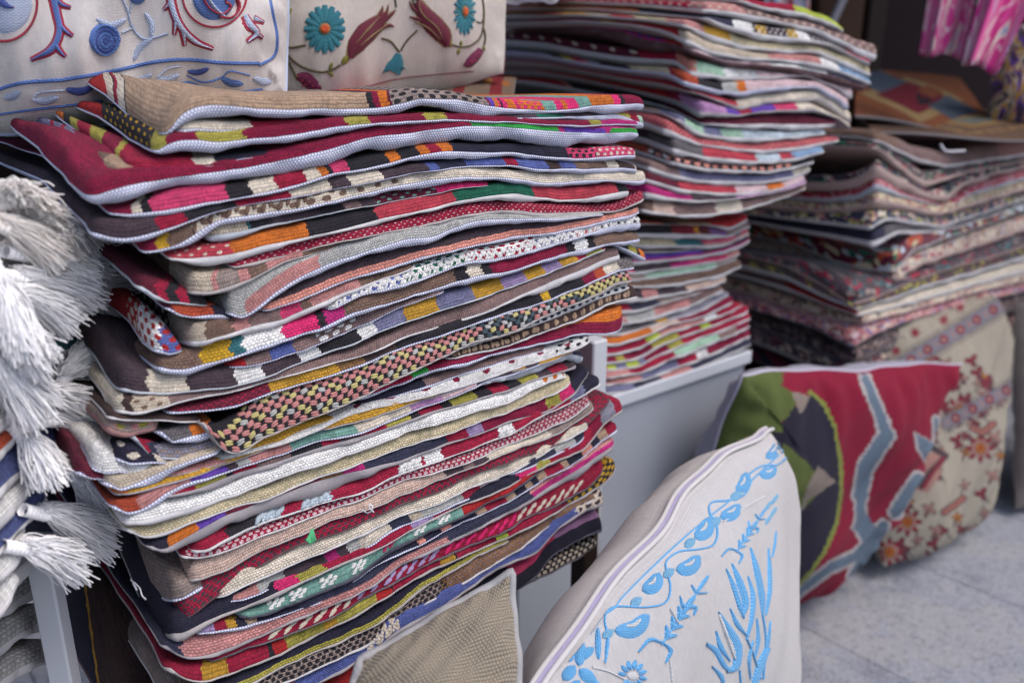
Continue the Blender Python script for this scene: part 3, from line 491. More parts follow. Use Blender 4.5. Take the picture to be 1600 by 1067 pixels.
# covers at the left corner, between the checkered one and the golden one
A_LEFT = [
D('thin chocolate rope-edged', [(170,643,652,656),(225,650,655,661),(262,650,656,661),(290,652,658,662),(318,655,659,662)], [(320,'dkbrown')], lin='p', o=.001),
D('beige and pink patterned, rose lined,', [(164,650,668,680),(172,656,672,684),(205,661,676,684),(248,655,666,674),(255,655,662,668)], [(256,'taupe')], lin='r', motif=[(164,256,.013,.008,'rose',.7),(164,256,.017,.009,'olive',.8)], o=.002),
D('charcoal and orange ended', [(246,670,676,680),(268,664,688,694),(302,661,680,694),(326,661,675,688),(345,660,672,682)], [(300,'dkgrey'),(328,'orange'),(350,'night')], o=.001),
D('crimson, navy and grey striped', [(205,672,678,684),(218,680,690,695),(235,680,707,711),(255,690,714,718),(289,694,716,720),(343,688,701,705),(370,678,688,692)], [(232,'crimson'),(246,'navy'),(375,'mid')], lin='b', o=.003, motif=[(250,375,.010,.004,'taupe',.6)]),
D('black and cream zigzag', [(164,685,692,697),(181,688,720,724),(201,690,723,729),(241,702,721,727),(268,716,722,726)], [(178,'cream'),(240,'night'),(270,'cream')], o=.001, corner=181, motif=[(164,240,.022,.011,'cream',.80)]),
D('white canvas-woven', [(130,681,697,702),(144,696,737,742),(160,694,740,745),(187,725,736,742),(221,735,742,748),(250,730,734,744)], [(270,'white')], o=.002, corner=144, weave=(.0020,.0024,.5)),
D('deep wine tufted', [(110,690,728,731),(122,702,742,746),(138,738,748,751),(180,745,750,753)], [(200,'wine')], o=.004, corner=122),
D('oatmeal corded, blue canvas backed', [(163,742,757,764),(187,741,763,771),(221,738,751,768),(248,729,738,755),(269,722,728,740),(336,701,705,712),(352,695,698,704)], [(355,'beige')], weave=ROPE, o=0, fuzz=0),
D('small rose twill', [(258,742,746,748),(300,729,735,738),(350,715,720,723),(380,705,710,712)], [(385,'rose')], o=.003, lin='t'),
]
# covers under the big black-cornered one, seen only at the left side
A_LOW = [
D('raspberry with lilac lining', [(160,985,1000,1005),(200,1035,1060,1066),(250,1090,1120,1128),(290,1110,1150,1158),(400,1100,1140,1150)], [(450,'crimson')], corner=280, lin='b', o=.006),
D('shaggy brown and cream knotted rug', [(170,920,1010,1016),(190,960,1090,1098),(240,1090,1190,1200),(300,1120,1230,1240),(500,1080,1180,1190)], [(520,'dkbrown')], corner=250, o=.006, depth=.24, weave=(.0040,.0040,.5), motif=[(-1,520,.013,.009,'cream',.50)]),
D('mustard edged brown', [(150,950,1080,1090),(175,1090,1200,1210),(230,1200,1300,1310),(500,1180,1280,1290)], [(158,'night'),(172,'gold'),(520,'dkbrown')], corner=200, o=.016, lin='m'),
]
order = A_DATA[:27] + A_LEFT + A_DATA[27:] + A_LOW
A_COV = {}
for i, d in enumerate(order):
    dd = dict(d); desc = dd.pop('desc').rstrip(','); pts = dd.pop('pts'); segs = dd.pop('segs')
    below = order[i + 1]['desc'].split(',')[0] if i + 1 < len(order) else None
    below = below or 'floor'
    if desc.endswith(' of'): lab = 'orange and black cushion cover end peeping out at the right of the front pile'
    elif i == 0: lab = 'tan ribbed cushion cover with orange blocks, topmost of the front pile'
    else: lab = fit(f'{desc} folded cover in the front pile, above the {below} one', f'{desc} folded cover, front pile, above the {below} one', f'{desc} folded cushion cover in the front pile', f'{desc} cover in the front pile')
    if i < 6: dd['Lw'] = .045
    A_COV[desc] = build_cover(A, i, lab, FRONT, pts, segs, **dd)

# ------------------------------------------------------------------ raised yarn stitches on some covers
def yarn_floats(info, items, name='yarn_stitches'):
    """items: (s along the edge, v up from the seam, half length, half height, slant, colour)"""
    V = info['V']; Uv = info['U'].reshape(V.shape[0], V.shape[1], 2); cols = sorted({it[5] for it in items}); mats = [yarn_m(c) for c in cols]
    na, nb = 8, 4; OV = []; OF = []; MI = []; k = 0; sc = Uv[:, 0, 0]
    for s_, v_, hl, hh, sl, c in items:
        i = int(np.clip(np.searchsorted(sc, s_), 1, len(sc) - 1)); f = (s_ - sc[i - 1]) / (sc[i] - sc[i - 1] + 1e-9); f = min(max(f, 0), 1)
        def at(v): 
            out = []
            for ii in (i - 1, i): vv = Uv[ii, :, 1]; out.append(np.array([np.interp(v, vv, V[ii, :, m]) for m in range(3)]))
            return out[0] * (1 - f) + out[1] * f, out[1] - out[0]
        P, tu = at(v_); P2, _ = at(v_ + .0012); P1, _ = at(max(v_ - .0012, 0)); tv = P2 - P1
        tu = tu / (np.linalg.norm(tu) + 1e-9); tv = tv - tu * (tv @ tu); tv /= np.linalg.norm(tv) + 1e-9; n = np.cross(tu, tv); 
        a = tu * math.cos(sl) + tv * math.sin(sl); b = -tu * math.sin(sl) + tv * math.cos(sl)
        th = np.arange(na) * 2 * math.pi / na; ph = np.linspace(0, math.pi, nb + 2)[1:-1]
        pts = [P - n * 0 - a * hl]
        ring = np.array([[P - a * hl * math.cos(q_) + math.sin(q_) * (b * hh * math.cos(t) + n * hh * .75 * math.sin(t)) for t in th] for q_ in ph])
        OV.append(np.concatenate([[P - a * hl], ring.reshape(-1, 3), [P + a * hl]])); L = nb * na
        for r in range(nb - 1):
            for t in range(na): OF.append((k + 1 + r * na + t, k + 1 + r * na + (t + 1) % na, k + 1 + (r + 1) * na + (t + 1) % na, k + 1 + (r + 1) * na + t)); MI.append(cols.index(c))
        for t in range(0, na, 2):
            OF.append((k, k + 1 + (t + 2) % na, k + 1 + t + 1, k + 1 + t)); MI.append(cols.index(c)); OF.append((k + L + 1, k + 1 + (nb - 1) * na + t, k + 1 + (nb - 1) * na + t + 1, k + 1 + (nb - 1) * na + (t + 2) % na)); MI.append(cols.index(c))
        k += L + 2
    o = mesh_obj(name, np.concatenate(OV) - np.array(info['base']), np.array(OF), mats, info['root'], None, MI); o['kind'] = 'stuff'; return o
YM = {}
def yarn_m(c):
    if c not in YM:
        N = NT('yarn_' + c); a = N.new('ShaderNodeTexCoord').outputs['Object']; n = N.noise(a, 1400, 2); N.put(N.b.inputs['Base Color'], N.mix(n, C4(c), C4(tuple(x * .6 for x in PAL[c])))); N.bump(n, .0006, 1); YM[c] = N.m
    return YM[c]
PAL.update(fpink=(.58, .25, .24), fgrey=(.46, .46, .45), fyel=(.58, .50, .22), fdark=(.07, .10, .12))
rs = random.Random(2)
ck = A_COV['checkered pink, yellow and black']; it = []
uu_ = ck['px_u']
for r in range(9):
    v = .0022 + r * .0050; n_ = int(ck['W'] / .0094)
    for c in range(n_):
        s_ = .004 + (c + .5 * (r % 2)) * .0094; 
        if s_ > ck['W'] - .004: continue
        zone = s_ / ck['W']; k_ = (c + r * 2) % 7
        if zone < .55: col = 'fpink' if k_ in (0, 1, 2) else ('fyel' if k_ in (3, 5) else ('fgrey' if k_ == 4 else 'fpink'))
        elif zone < .70: col = ['fdark', 'fdark', 'fyel', 'fpink', 'fgrey', 'fdark', 'fgrey'][k_]
        else: col = ['fyel', 'fyel', 'fyel', 'fpink', 'fgrey', 'fpink', 'fdark'][(c // 2 + r) % 7]
        for dd_ in (-.0011, .0011): it.append((s_ + rs.uniform(-.0003, .0003), v + dd_, .0035, .0013, rs.uniform(-.1, .1) + (.28 if r % 2 else -.2), col))
yarn_floats(ck, it)
def loops(desc, spans, v0=.003, rows=1, pitch=.0115, hl=.0042, hh=.0014, dv=.004, sl=.35, alt=False):
    inf = A_COV[desc]; it = []
    for a, b, c in spans:
        s0, s1 = inf['px_u'](a), inf['px_u'](b); k = 0; s_ = s0
        while s_ < s1:
            for r in range(rows): it.append((s_ + (pitch / 2 if r % 2 else 0), v0 + r * dv, hl, hh, sl * (-1 if (alt and r % 2) else 1) + rs.uniform(-.15, .15), c)); it.append((s_ + (pitch / 2 if r % 2 else 0) + .001, v0 + r * dv + hh * 1.6, hl * .9, hh, sl * (-1 if (alt and r % 2) else 1), c))
            s_ += pitch * rs.uniform(.92, 1.08)
    yarn_floats(inf, it)
PAL.update(lilac2=(.40, .32, .55))
loops('crimson with looped cream stitches', [(428, 555, 'cream'), (565, 690, 'lilac2'), (700, 800, 'hot'), (812, 905, 'cream')], v0=.0035, rows=2, dv=.005, pitch=.0130, hl=.0050)
loops('cobalt blue with white dashes', [(578, 622, 'cream')], v0=.0035, rows=3, pitch=.009, hl=.0022, hh=.0017, sl=1.2)
loops('sea-green flower-dotted and red', [(425, 438, 'white'), (458, 472, 'white'), (505, 520, 'white'), (552, 568, 'white'), (602, 618, 'pink'), (650, 664, 'white'), (688, 706, 'white')], v0=.0030, rows=3, dv=.0034, pitch=.0070, hl=.0026, hh=.0013, sl=0)
loops('loopy white with green and red knots', [(525, 1000, 'white')], v0=.0020, rows=2, dv=.0042, pitch=.0075, hl=.0030, hh=.0012, sl=.9, alt=True)
loops('dark brown with cream dashes', [(700, 985, 'tan')], v0=.0040, rows=1, pitch=.0130, hl=.0026, hh=.0018, sl=1.3)
loops('cream, chocolate dotted and yellow ended', [(305, 470, 'brown')], v0=.0035, rows=2, dv=.0036, pitch=.0130, hl=.0034, hh=.0016, sl=.9)
loops('crimson with fat white knots', [(626, 655, 'white'), (782, 800, 'white'), (404, 438, 'paleblue'), (476, 512, 'paleblue')], v0=.0025, rows=2, dv=.0038, pitch=.0080, hl=.0034, hh=.0018, sl=.5)

# short stray wool fibres standing off the edges of the front covers
rf = np.random.RandomState(9); fp_ = []
infs = list(A_COV.values())
for k in range(3600):
    inf = infs[rf.randint(len(infs))]; V = inf['V']; i = rf.randint(2, V.shape[0] - 2); j = rf.randint(0, 6)
    if rf.rand() < .12: i = 0 if rf.rand() < .5 else V.shape[0] - 1; j = rf.randint(0, V.shape[1] - 3)
    P0_ = V[i, j] + np.array(inf['base']); d = -A.ey * rf.uniform(.3, 1) + np.array([0, 0, 1.0]) * rf.uniform(-.5, .7) + A.ex * rf.normal(0, .8); d /= np.linalg.norm(d); L = rf.uniform(.002, .006) * (2.2 if rf.rand() < .06 else 1)
    c_ = rf.normal(0, .35, 3); t = np.linspace(0, 1, 4)[:, None]; fp_.append(P0_ + d * L * t + c_ * L * t ** 2)
V, F = tubes_vf(np.array(fp_), .00011, 3); fo = mesh_obj('wool_fibres', V, F, plain('wool_fibre', (.40, .33, .31), .9)); tag(fo, 'fine stray wool fibres standing off the woven edges of the front pile', 'fibres', None, 'stuff')

# ================================================================== PILES BEHIND
def carpet_mat(name, cols, scale=70, ground='cream'):
    N = NT(name); uvv, u, v = N.uv()
    vo = N.new('ShaderNodeTexVoronoi'); vo.inputs['Scale'].default_value = scale
    mp = N.new('ShaderNodeMapping'); N.put(mp.inputs['Vector'], uvv); mp.inputs['Scale'].default_value = (1, 1.3, 1)
    N.l.new(mp.outputs[0], vo.inputs['Vector'])
    sp = N.new('ShaderNodeSeparateColor'); N.l.new(vo.outputs['Color'], sp.inputs[0])
    st = [(k / len(cols), c) for k, c in enumerate(cols)]
    col = N.ramp(sp.outputs[0], st)
    rim = N.math('GREATER_THAN', vo.outputs['Distance'], .50)
    col = N.mix(rim, col, C4(ground))
    v2 = N.new('ShaderNodeTexVoronoi'); v2.inputs['Scale'].default_value = scale * 2.3; N.l.new(mp.outputs[0], v2.inputs['Vector'])
    s2 = N.new('ShaderNodeSeparateColor'); N.l.new(v2.outputs['Color'], s2.inputs[0])
    col = N.mix(N.math('LESS_THAN', s2.outputs[1], .3), col, N.ramp(s2.outputs[0], st[::-1] and [(k / len(cols), c) for k, c in enumerate(cols[::-1])]))
    hv = N.new('ShaderNodeHueSaturation'); N.put(hv.inputs['Color'], col); N.put(hv.inputs['Value'], N.math('ADD', .7, N.math('MULTIPLY', N.noise(uvv, 500, 2), .6)))
    N.put(N.b.inputs['Base Color'], hv.outputs[0]); N.bump(N.noise(uvv, 700, 2), .0012, 1); N.b.inputs['Sheen Weight'].default_value = .2
    return N.m
def cover_from_lines(st, lines, descs, where, group, base_idx, corner_px=None, frac=.58, o0=0.0, nx=60, kd=0, carpet=None, depth=None):
    """lines: lower edges, top to bottom; a cover fills the room between two of them. descs: (text, colours, lining)"""
    for i in range(1, len(lines)):
        Lp, Lc = np.array(lines[i - 1], float), np.array(lines[i], float)
        tx, segc, lin = descs[i - 1][:3]; opt = descs[i - 1][3] if len(descs[i - 1]) > 3 else {}
        xs = np.unique(np.concatenate([Lc[:, 0], np.linspace(Lc[0, 0], Lc[-1, 0], 7)]))
        yb = np.interp(xs, Lc[:, 0], Lc[:, 1]); yt = np.interp(xs, Lp[:, 0], Lp[:, 1]); yt = np.minimum(yt + .6, yb - 3.0); yt = np.maximum(yt, yb - 26)
        fr = opt.pop('frac', frac); ys = yt + (yb - yt) * fr
        pts = np.stack([xs, yt, ys, yb], 1)
        cp = opt.pop('corner', corner_px)
        if cp is not None:
            cp = float(np.clip(cp, xs[0], xs[-1]))
            k = int(np.argmin(np.abs(xs - cp))); cp = xs[k]
        rs = random.Random(base_idx + i * 13); segs = []; x = xs[0]
        if isinstance(segc[0], str):
            while x < xs[-1]:
                x += rs.uniform(14, 60) if len(segc) > 1 else 999; segs.append((x, rs.choice(segc)))
            segs = segs[:30]
        else: segs = list(segc)
        segs[-1] = (xs[-1] + 20, segs[-1][1])
        nb = descs[i][0] if i < len(descs) else None
        tx = tx.rstrip(','); lab = fit(f'{tx} folded cover in the {where}, above the {nb} one', f'{tx} folded cushion cover in the {where}') if nb else f'{tx} folded cushion cover in the {where}'
        cinfo = build_cover(st, base_idx + i, lab, group, pts, segs, lin=lin, corner=cp, o=o0 + rs.uniform(-.004, .004), nx=nx, kd=kd, wav=.003, depth=depth or st.D,
                            weave=opt.pop('weave', (.0028, .0034, .5)), jag=.002, **opt)
        if carpet and carpet.get(i) is not None: cinfo['root'].children[0].data.materials[0] = carpet[i]
# ---- lower half of the middle pile, standing on the white box
def ap(al, de, st): return st.p0 + al * st.ex + de * st.ey
q = ap(.55, .271, A)
B1 = Stack(q[:2])
BL = [
 [(930,340),(1000,344),(1060,349),(1110,350),(1150,344),(1174,334)],
 [(930,348),(1000,352),(1060,352),(1100,352),(1140,362),(1173,345)],
 [(930,366),(1000,374),(1060,375),(1100,376),(1140,373),(1173,357)],
 [(930,384),(1000,389),(1060,389),(1100,390),(1135,386),(1173,368)],
 [(930,396),(1000,398),(1060,394),(1110,388),(1150,375),(1174,366)],
 [(930,420),(1000,416),(1060,410),(1130,400),(1160,390),(1174,378)],
 [(930,436),(1000,430),(1060,421),(1130,410),(1158,398)],
 [(930,445),(1000,440),(1060,432),(1120,420),(1155,405)],
 [(930,452),(1000,452),(1060,450),(1120,438),(1162,420)],
 [(930,476),(1000,476),(1030,470),(1060,462),(1110,452),(1140,440)],
 [(930,492),(990,492),(1030,478),(1080,464),(1125,446)],
 [(930,510),(985,512),(1030,500),(1080,486),(1132,455)],
 [(930,528),(975,527),(1010,514),(1055,500),(1100,488),(1141,462)],
 [(930,545),(970,542),(1010,528),(1040,512),(1100,497),(1148,474)],
 [(930,560),(965,557),(1000,549),(1030,530),(1080,513),(1130,496),(1165,477)],
 [(930,574),(960,570),(1000,564),(1035,543),(1080,524),(1130,508),(1172,488)],
 [(930,584),(960,580),(1000,576),(1040,554),(1090,534),(1130,520),(1174,500)],
 [(930,596),(960,592),(1000,587),(1040,570),(1090,550),(1130,534),(1174,513)],
 [(940,606),(970,603),(1010,597),(1060,580),(1120,556),(1175,530)],
 [(945,620),(980,615),(1010,608),(1060,589),(1120,566),(1176,540)],
 [(950,634),(980,626),(1020,611),(1060,600),(1120,576),(1178,550)],
]
BLD = [
 ('rust and black thin', [(1035,'rust'),(1060,'black'),(1100,'cocoa'),(1110,'cocoa'),(1180,'red')], 'p'),
 ('black, red and bright blue', [(1050,'black'),(1085,'wine'),(1092,'mustard'),(1110,'black'),(1138,'blue'),(1180,'taupe')], 'p', {'motif':[(1050,1140,.012,.006,'red',.7)]}),
 ('pale sage and pink', [(1055,'sand'),(1098,'petrol'),(1150,'pink'),(1158,'petrol'),(1180,'pink')], 'p', {'lower': [(1055,'sand'),(1098,'petrol'),(1180,'rose')]}),
 ('dull brown narrow', ['dkbrown','brown'], 'p'),
 ('deep violet', [(1100,'violet'),(1180,'plum')], 'p', {'lower':[(1180,'magenta')],'split':.004}),
 ('magenta flecked', ['magenta','pink','rose','plum'], 'p'),
 ('pistachio and rose', ['mint','rose','taupe'], 'p'),
 ('walnut brown', [(1180,'brown')], 'p'),
 ('faded pink patterned', ['rose','taupe','peach','plum'], 'p'),
 ('crimson ended indigo', [(985,'crimson'),(1030,'navy'),(1090,'taupe'),(1180,'crimson')], 'p'),
 ('pink grey tapestry', ['rose','grey','mauve'], 'p'),
 ('charcoal with tangerine', [(965,'night'),(1025,'dkgrey'),(1042,'gold'),(1180,'mid')], 'p'),
 ('tangerine and salmon', [(1018,'orange'),(1060,'peach'),(1180,'burg')], 'p'),
 ('crimson and cream chequered', [(1010,'crimson'),(1030,'lime'),(1100,'rose'),(1120,'white'),(1180,'crimson')], 'p'),
 ('burgundy with lime ends', [(962,'burg'),(975,'olive'),(1020,'burg'),(1060,'olive'),(1095,'crimson'),(1110,'lime'),(1180,'crimson')], 'p'),
 ('lime and slate squared', [(948,'magenta'),(962,'lime'),(980,'slate'),(998,'lime'),(1010,'slate'),(1045,'burg'),(1065,'olive'),(1180,'crimson')], 'p'),
 ('mint green', [(985,'rose'),(1055,'crimson'),(1125,'mint'),(1150,'mauve'),(1180,'burg')], 'p'),
 ('rose and slate', [(1000,'rose'),(1060,'slate'),(1088,'crimson'),(1105,'white'),(1180,'burg')], 'p'),
 ('navy rippled', [(990,'slate'),(1035,'navy'),(1080,'rose'),(1180,'navy')], 'p'),
 ('navy and raspberry, lowest', [(1010,'night'),(1060,'mint'),(1110,'crimson'),(1150,'navy'),(1180,'black')], 'p'),
]
MID = 'folded kilim cushion covers in the middle pile'
cover_from_lines(B1, BL, BLD, 'lower middle pile', MID, 300)
# ---- upper half of the middle pile, turned a little and overhanging
q = np.array([1.25 * math.sin(R(10.8)), 1.25 * math.cos(R(10.8))])
B2 = Stack(q, az=R(58), depth=.66)
UL = [
 [(860,-14),(950,-14),(1080,-12),(1150,-6),(1200,2),(1250,8),(1290,22),(1322,44)],
 [(860,-4),(950,-3),(1080,2),(1154,4),(1200,20),(1258,28),(1295,42),(1322,52)],
 [(830,4),(900,6),(1000,11),(1080,20),(1140,28),(1200,36),(1280,54),(1340,86),(1372,97)],
 [(780,16),(920,15),(1020,24),(1100,30),(1142,52),(1200,66),(1300,72),(1345,95),(1362,106)],
 [(775,28),(900,24),(1010,32),(1060,40),(1116,68),(1160,80),(1200,84),(1280,86),(1335,112),(1364,124)],
 [(775,38),(900,34),(990,40),(1040,52),(1074,72),(1116,90),(1160,96),(1200,97),(1250,102),(1300,112),(1364,134)],
 [(775,44),(850,44),(940,54),(1010,80),(1055,76),(1080,88),(1130,104),(1200,111),(1240,116),(1289,127),(1356,143)],
 [(772,70),(850,76),(920,90),(977,98),(1030,100),(1055,100),(1080,122),(1130,130),(1200,126),(1260,120),(1310,140),(1334,158)],
 [(770,84),(840,88),(900,100),(980,112),(1040,118),(1070,136),(1110,146),(1147,156),(1200,146),(1280,140),(1330,176)],
 [(770,100),(840,102),(900,112),(980,128),(1040,138),(1080,144),(1120,160),(1154,176),(1200,166),(1280,160),(1334,198)],
 [(765,114),(840,116),(900,126),(980,142),(1030,156),(1060,166),(1096,186),(1150,184),(1200,178),(1270,176),(1312,186),(1330,206)],
 [(765,124),(850,136),(920,150),(990,160),(1030,166),(1058,176),(1098,198),(1150,202),(1200,205),(1260,206),(1309,200)],
 [(900,160),(990,172),(1038,178),(1060,192),(1091,216),(1140,224),(1200,224),(1250,218),(1292,212)],
 [(960,190),(1000,196),(1040,212),(1090,230),(1150,238),(1200,243),(1260,236),(1316,222)],
 [(960,214),(1010,226),(1053,243),(1100,254),(1150,258),(1200,260),(1250,252),(1290,240)],
 [(960,232),(1010,246),(1050,260),(1091,269),(1150,272),(1200,273),(1240,266),(1276,256)],
 [(960,252),(1015,270),(1050,282),(1090,290),(1150,292),(1200,290),(1250,280),(1270,268)],
 [(960,270),(1010,288),(1060,302),(1116,309),(1160,308),(1200,303),(1240,292),(1262,280)],
 [(960,300),(1013,311),(1050,317),(1091,319),(1150,312),(1200,304),(1235,296),(1262,284)],
 [(955,320),(1010,334),(1053,342),(1110,340),(1160,333),(1200,320),(1235,306),(1262,296)],
]
ULD = [
 ('red and grass green, topmost', [(1100,'mid'),(1240,'crimson'),(1325,'lime')], 'p'),
 ('dusty mauve patterned', [(1080,'crimson'),(1160,'rose'),(1400,'mauve')], 'p', {'motif':[(860,1370,.02,.01,'peach',.8)]}),
 ('black with yellow and white chevrons', [(1000,'orange'),(1145,'navy'),(1158,'white'),(1175,'white'),(1182,'black'),(1198,'mustard'),(1228,'plum'),(1242,'mustard'),(1262,'white'),(1320,'plum'),(1370,'crimson')], 'p', {'motif':[(1145,1320,.012,.008,'white',.85)]}),
 ('salmon and straw', [(830,'umber'),(880,'rust'),(920,'gold'),(955,'beige'),(990,'coral'),(1040,'sand'),(1100,'rose'),(1140,'gold'),(1400,'sand')], 'p'),
 ('beige backed yellow-red', [(830,'wine'),(940,'crimson'),(960,'mustard'),(1060,'red'),(1130,'beige'),(1200,'beige'),(1280,'rose'),(1310,'white'),(1400,'sky')], 'p'),
 ('purple and raspberry, maroon lined,', [(800,'plum'),(1040,'magenta'),(1074,'red'),(1200,'pinkwhite'),(1290,'white'),(1400,'navy')], 'm', {'frac':.3,'motif':[(850,1040,.02,.01,'violet',.7)]}),
 ('wine with cream crosses', [(1000,'wine'),(1060,'crimson'),(1085,'salmon'),(1130,'mint'),(1180,'white'),(1400,'pinkwhite')], 'p', {'motif':[(775,1000,.05,.02,'cream',.9)]}),
 ('black, olive and coral blocked', [(862,'mid'),(880,'black'),(895,'olive'),(918,'coral'),(937,'mid'),(985,'black'),(1045,'sand'),(1062,'crimson'),(1090,'rust'),(1130,'black'),(1150,'grey'),(1165,'orange'),(1400,'pinkwhite')], 'w'),
 ('rosy crimson', [(1085,'coral'),(1110,'crimson'),(1150,'coral'),(1400,'cream')], 't'),
 ('scarlet and lilac', [(1040,'red'),(1070,'crimson'),(1135,'orchid'),(1154,'violet'),(1175,'crimson'),(1210,'violet'),(1245,'pink'),(1400,'cream')], 'g'),
 ('scarlet and black', [(885,'red'),(895,'salmon'),(1040,'black'),(1400,'wine')], 'p'),
 ('beige, black and rose blocks', [(800,'tan'),(830,'dkgrey'),(858,'sand'),(888,'rose'),(922,'navy'),(1030,'tan'),(1070,'slate'),(1098,'mint'),(1128,'slate'),(1160,'mint'),(1400,'paleblue')], 'p'),
 ('raspberry chevron', [(1400,'coral')], 'p', {'motif':[(900,1400,.009,.006,'rose',.6)]}),
 ('dark grey and raspberry', [(1030,'plum'),(1100,'dkgrey'),(1182,'coral'),(1220,'paleblue'),(1240,'coral'),(1400,'sky')], 'p'),
 ('black with terracotta spots', [(1020,'rust'),(1400,'black')], 'p', {'motif':[(1020,1240,.020,.010,'salmon',.6),(1020,1060,.03,.012,'white',.85)]}),
 ('dove grey', [(1060,'mauve'),(1240,'slate'),(1400,'cream')], 'p'),
 ('pink and pearl', [(1060,'wine'),(1150,'coral'),(1200,'pinkwhite'),(1225,'orange'),(1400,'pinkwhite')], 'p'),
 ('aubergine and pink', [(1080,'magenta'),(1150,'plum'),(1400,'orchid')], 'p'),
 ('black with cream and taupe', [(1020,'brown'),(1055,'peach'),(1118,'mauve'),(1160,'cream'),(1400,'mauve')], 'p', {'frac':.75}),
]
UCORN = [1150,1120,1100,1090,1080,1075,1075,1080,1085,1085,1080,1065,1055,1045,1035,1030,1020,1010,1005]
for k, d in enumerate(ULD):
    if len(d) < 4: ULD[k] = d + ({},)
    ULD[k][3]['corner'] = UCORN[k]
cover_from_lines(B2, UL, ULD, 'upper middle pile', MID, 340)
# ---- right-hand pile of carpet cushion covers
q = 1.72 * np.array([math.sin(R(22.7)), math.cos(R(22.7))])
CST = Stack(q, depth=.42)
RL = [
 [(1340,196),(1372,200),(1420,222),(1480,238),(1530,226),(1600,196),(1680,170)],
 [(1340,215),(1370,222),(1430,252),(1480,264),(1540,254),(1600,246),(1680,230)],
 [(1300,232),(1368,232),(1390,250),(1430,286),(1450,296),(1500,276),(1560,262),(1680,240)],
 [(1215,298),(1290,300),(1330,296),(1370,272),(1420,302),(1480,322),(1500,300),(1560,275),(1680,250)],
 [(1215,310),(1290,318),(1340,314),(1370,296),(1420,312),(1480,325),(1520,306),(1600,284),(1680,262)],
 [(1205,330),(1270,335),(1330,334),(1370,322),(1400,326),(1470,341),(1520,326),(1600,302),(1680,280)],
 [(1180,340),(1240,348),(1300,356),(1360,364),(1380,345),(1430,352),(1470,358),(1530,338),(1600,314),(1680,292)],
 [(1178,352),(1240,364),(1300,374),(1365,389),(1400,368),(1450,366),(1500,356),(1560,336),(1600,322),(1680,300)],
 [(1175,372),(1240,386),(1300,412),(1350,426),(1396,428),(1430,392),(1470,376),(1530,356),(1600,328),(1680,306)],
 [(1172,392),(1240,404),(1300,418),(1350,436),(1400,444),(1440,420),(1500,400),(1560,380),(1600,366),(1680,340)],
 [(1170,404),(1230,420),(1290,452),(1330,480),(1380,462),(1430,440),(1500,416),(1560,402),(1600,386),(1680,360)],
 [(1168,424),(1230,440),(1290,470),(1338,486),(1400,470),(1450,452),(1520,434),(1560,420),(1680,390)],
 [(1165,436),(1230,456),(1290,478),(1340,496),(1400,484),(1460,468),(1520,450),(1680,410)],
 [(1160,464),(1220,484),(1300,504),(1350,506),(1400,494),(1460,476),(1530,458),(1680,425)],
 [(1160,484),(1220,500),(1280,520),(1330,548),(1360,530),(1400,510),(1460,492),(1530,474),(1680,440)],
 [(1158,508),(1220,530),(1290,560),(1340,574),(1380,552),(1460,520),(1680,470)],
 [(1160,532),(1220,556),(1290,586),(1335,600),(1380,578),(1460,548),(1680,500)],
 [(1165,560),(1220,584),(1290,612),(1335,626),(1380,606),(1460,576),(1680,530)],
]
RLD = [
 ('brown wool, white edged, topmost', [(1400,'brown'),(1700,'mauve')], 'p', {'frac':.8,'motif':[(1560,1640,.014,.008,'rose',.6)]}),
 ('green and black patterned', ['dkgreen','black','mint','crimson'], 'k'),
 ('dark floral, wide pink-beige lined,', ['plum','dkgreen','crimson','mid','rose'], 'k', {'frac':.4}),
 ('crimson edged floral', ['crimson','coral'], 'b'),
 ('cream floral', ['cream'], 'k', {'frac':.5}),
 ('navy and olive floral', ['navy'], 'p', {'frac':.7}),
 ('charcoal white-lined', [(1380,'navy'),(1700,'dkgrey')], 'p', {'frac':.6}),
 ('wine floral with a raspberry border', [(1395,'wine'),(1700,'coral')], 'p', {'frac':.85}),
 ('cream and slate garden-patterned', ['cream'], 'k', {'frac':.6}),
 ('green and red leaf-patterned', ['dkgreen'], 'k', {'frac':.85}),
 ('mustard and indigo', ['olive','navy','mid'], 'p'),
 ('scarlet striped white', [(1230,'mauve'),(1340,'red'),(1700,'cream')], 'p'),
 ('brown and beige medallion', ['brown'], 'k'),
 ('red and navy flower-strewn', ['coral'], 'd', {'frac':.8}),
 ('dark brown leafy', ['dkbrown'], 'd', {'frac':.7}),
 ('plum and beige scrolled', ['plum'], 't', {'frac':.7}),
 ('blackish red, lowest', ['wine','night'], 'd', {'frac':.8}),
]
cm = lambda n, c, s, g: carpet_mat(n, c, s, g)
CARP = {2: cm('carpet_green', ['dkgreen','black','taupe','crimson','night'], 60, 'black'), 3: cm('carpet_dark_floral', ['plum','navy','crimson','cream','dkgreen'], 60, 'night'),
        4: cm('carpet_crimson', ['crimson','coral','pinkwhite'], 110, 'crimson'), 5: cm('carpet_cream', ['beige','navy','crimson','brown','sand'], 80, 'sand'), 6: cm('carpet_navy', ['navy','olive','navy','rose','cream'], 55, 'navy'),
        8: cm('carpet_wine', ['wine','sand','wine','dkgreen','paleblue','rust'], 28, 'wine'), 9: cm('carpet_garden', ['beige','slate','crimson','brown','cream','wine'], 70, 'beige'),
        10: cm('carpet_leaf', ['plum','dkbrown','crimson','plum','petrol','taupe'], 45, 'plum'), 11: cm('carpet_mustard', ['plum','navy','olive','wine','dkbrown'], 50, 'dkbrown'), 15: cm('carpet_leafy', ['dkbrown','mauve','plum','taupe','night'], 60, 'dkbrown'), 16: cm('carpet_scroll', ['plum','beige','wine','mauve'], 50, 'plum'), 13: cm('carpet_medallion', ['brown','beige','plum','rose','cream'], 60, 'beige'), 14: cm('carpet_strewn', ['crimson','navy','cream','rose','blue','wine'], 85, 'rose')}
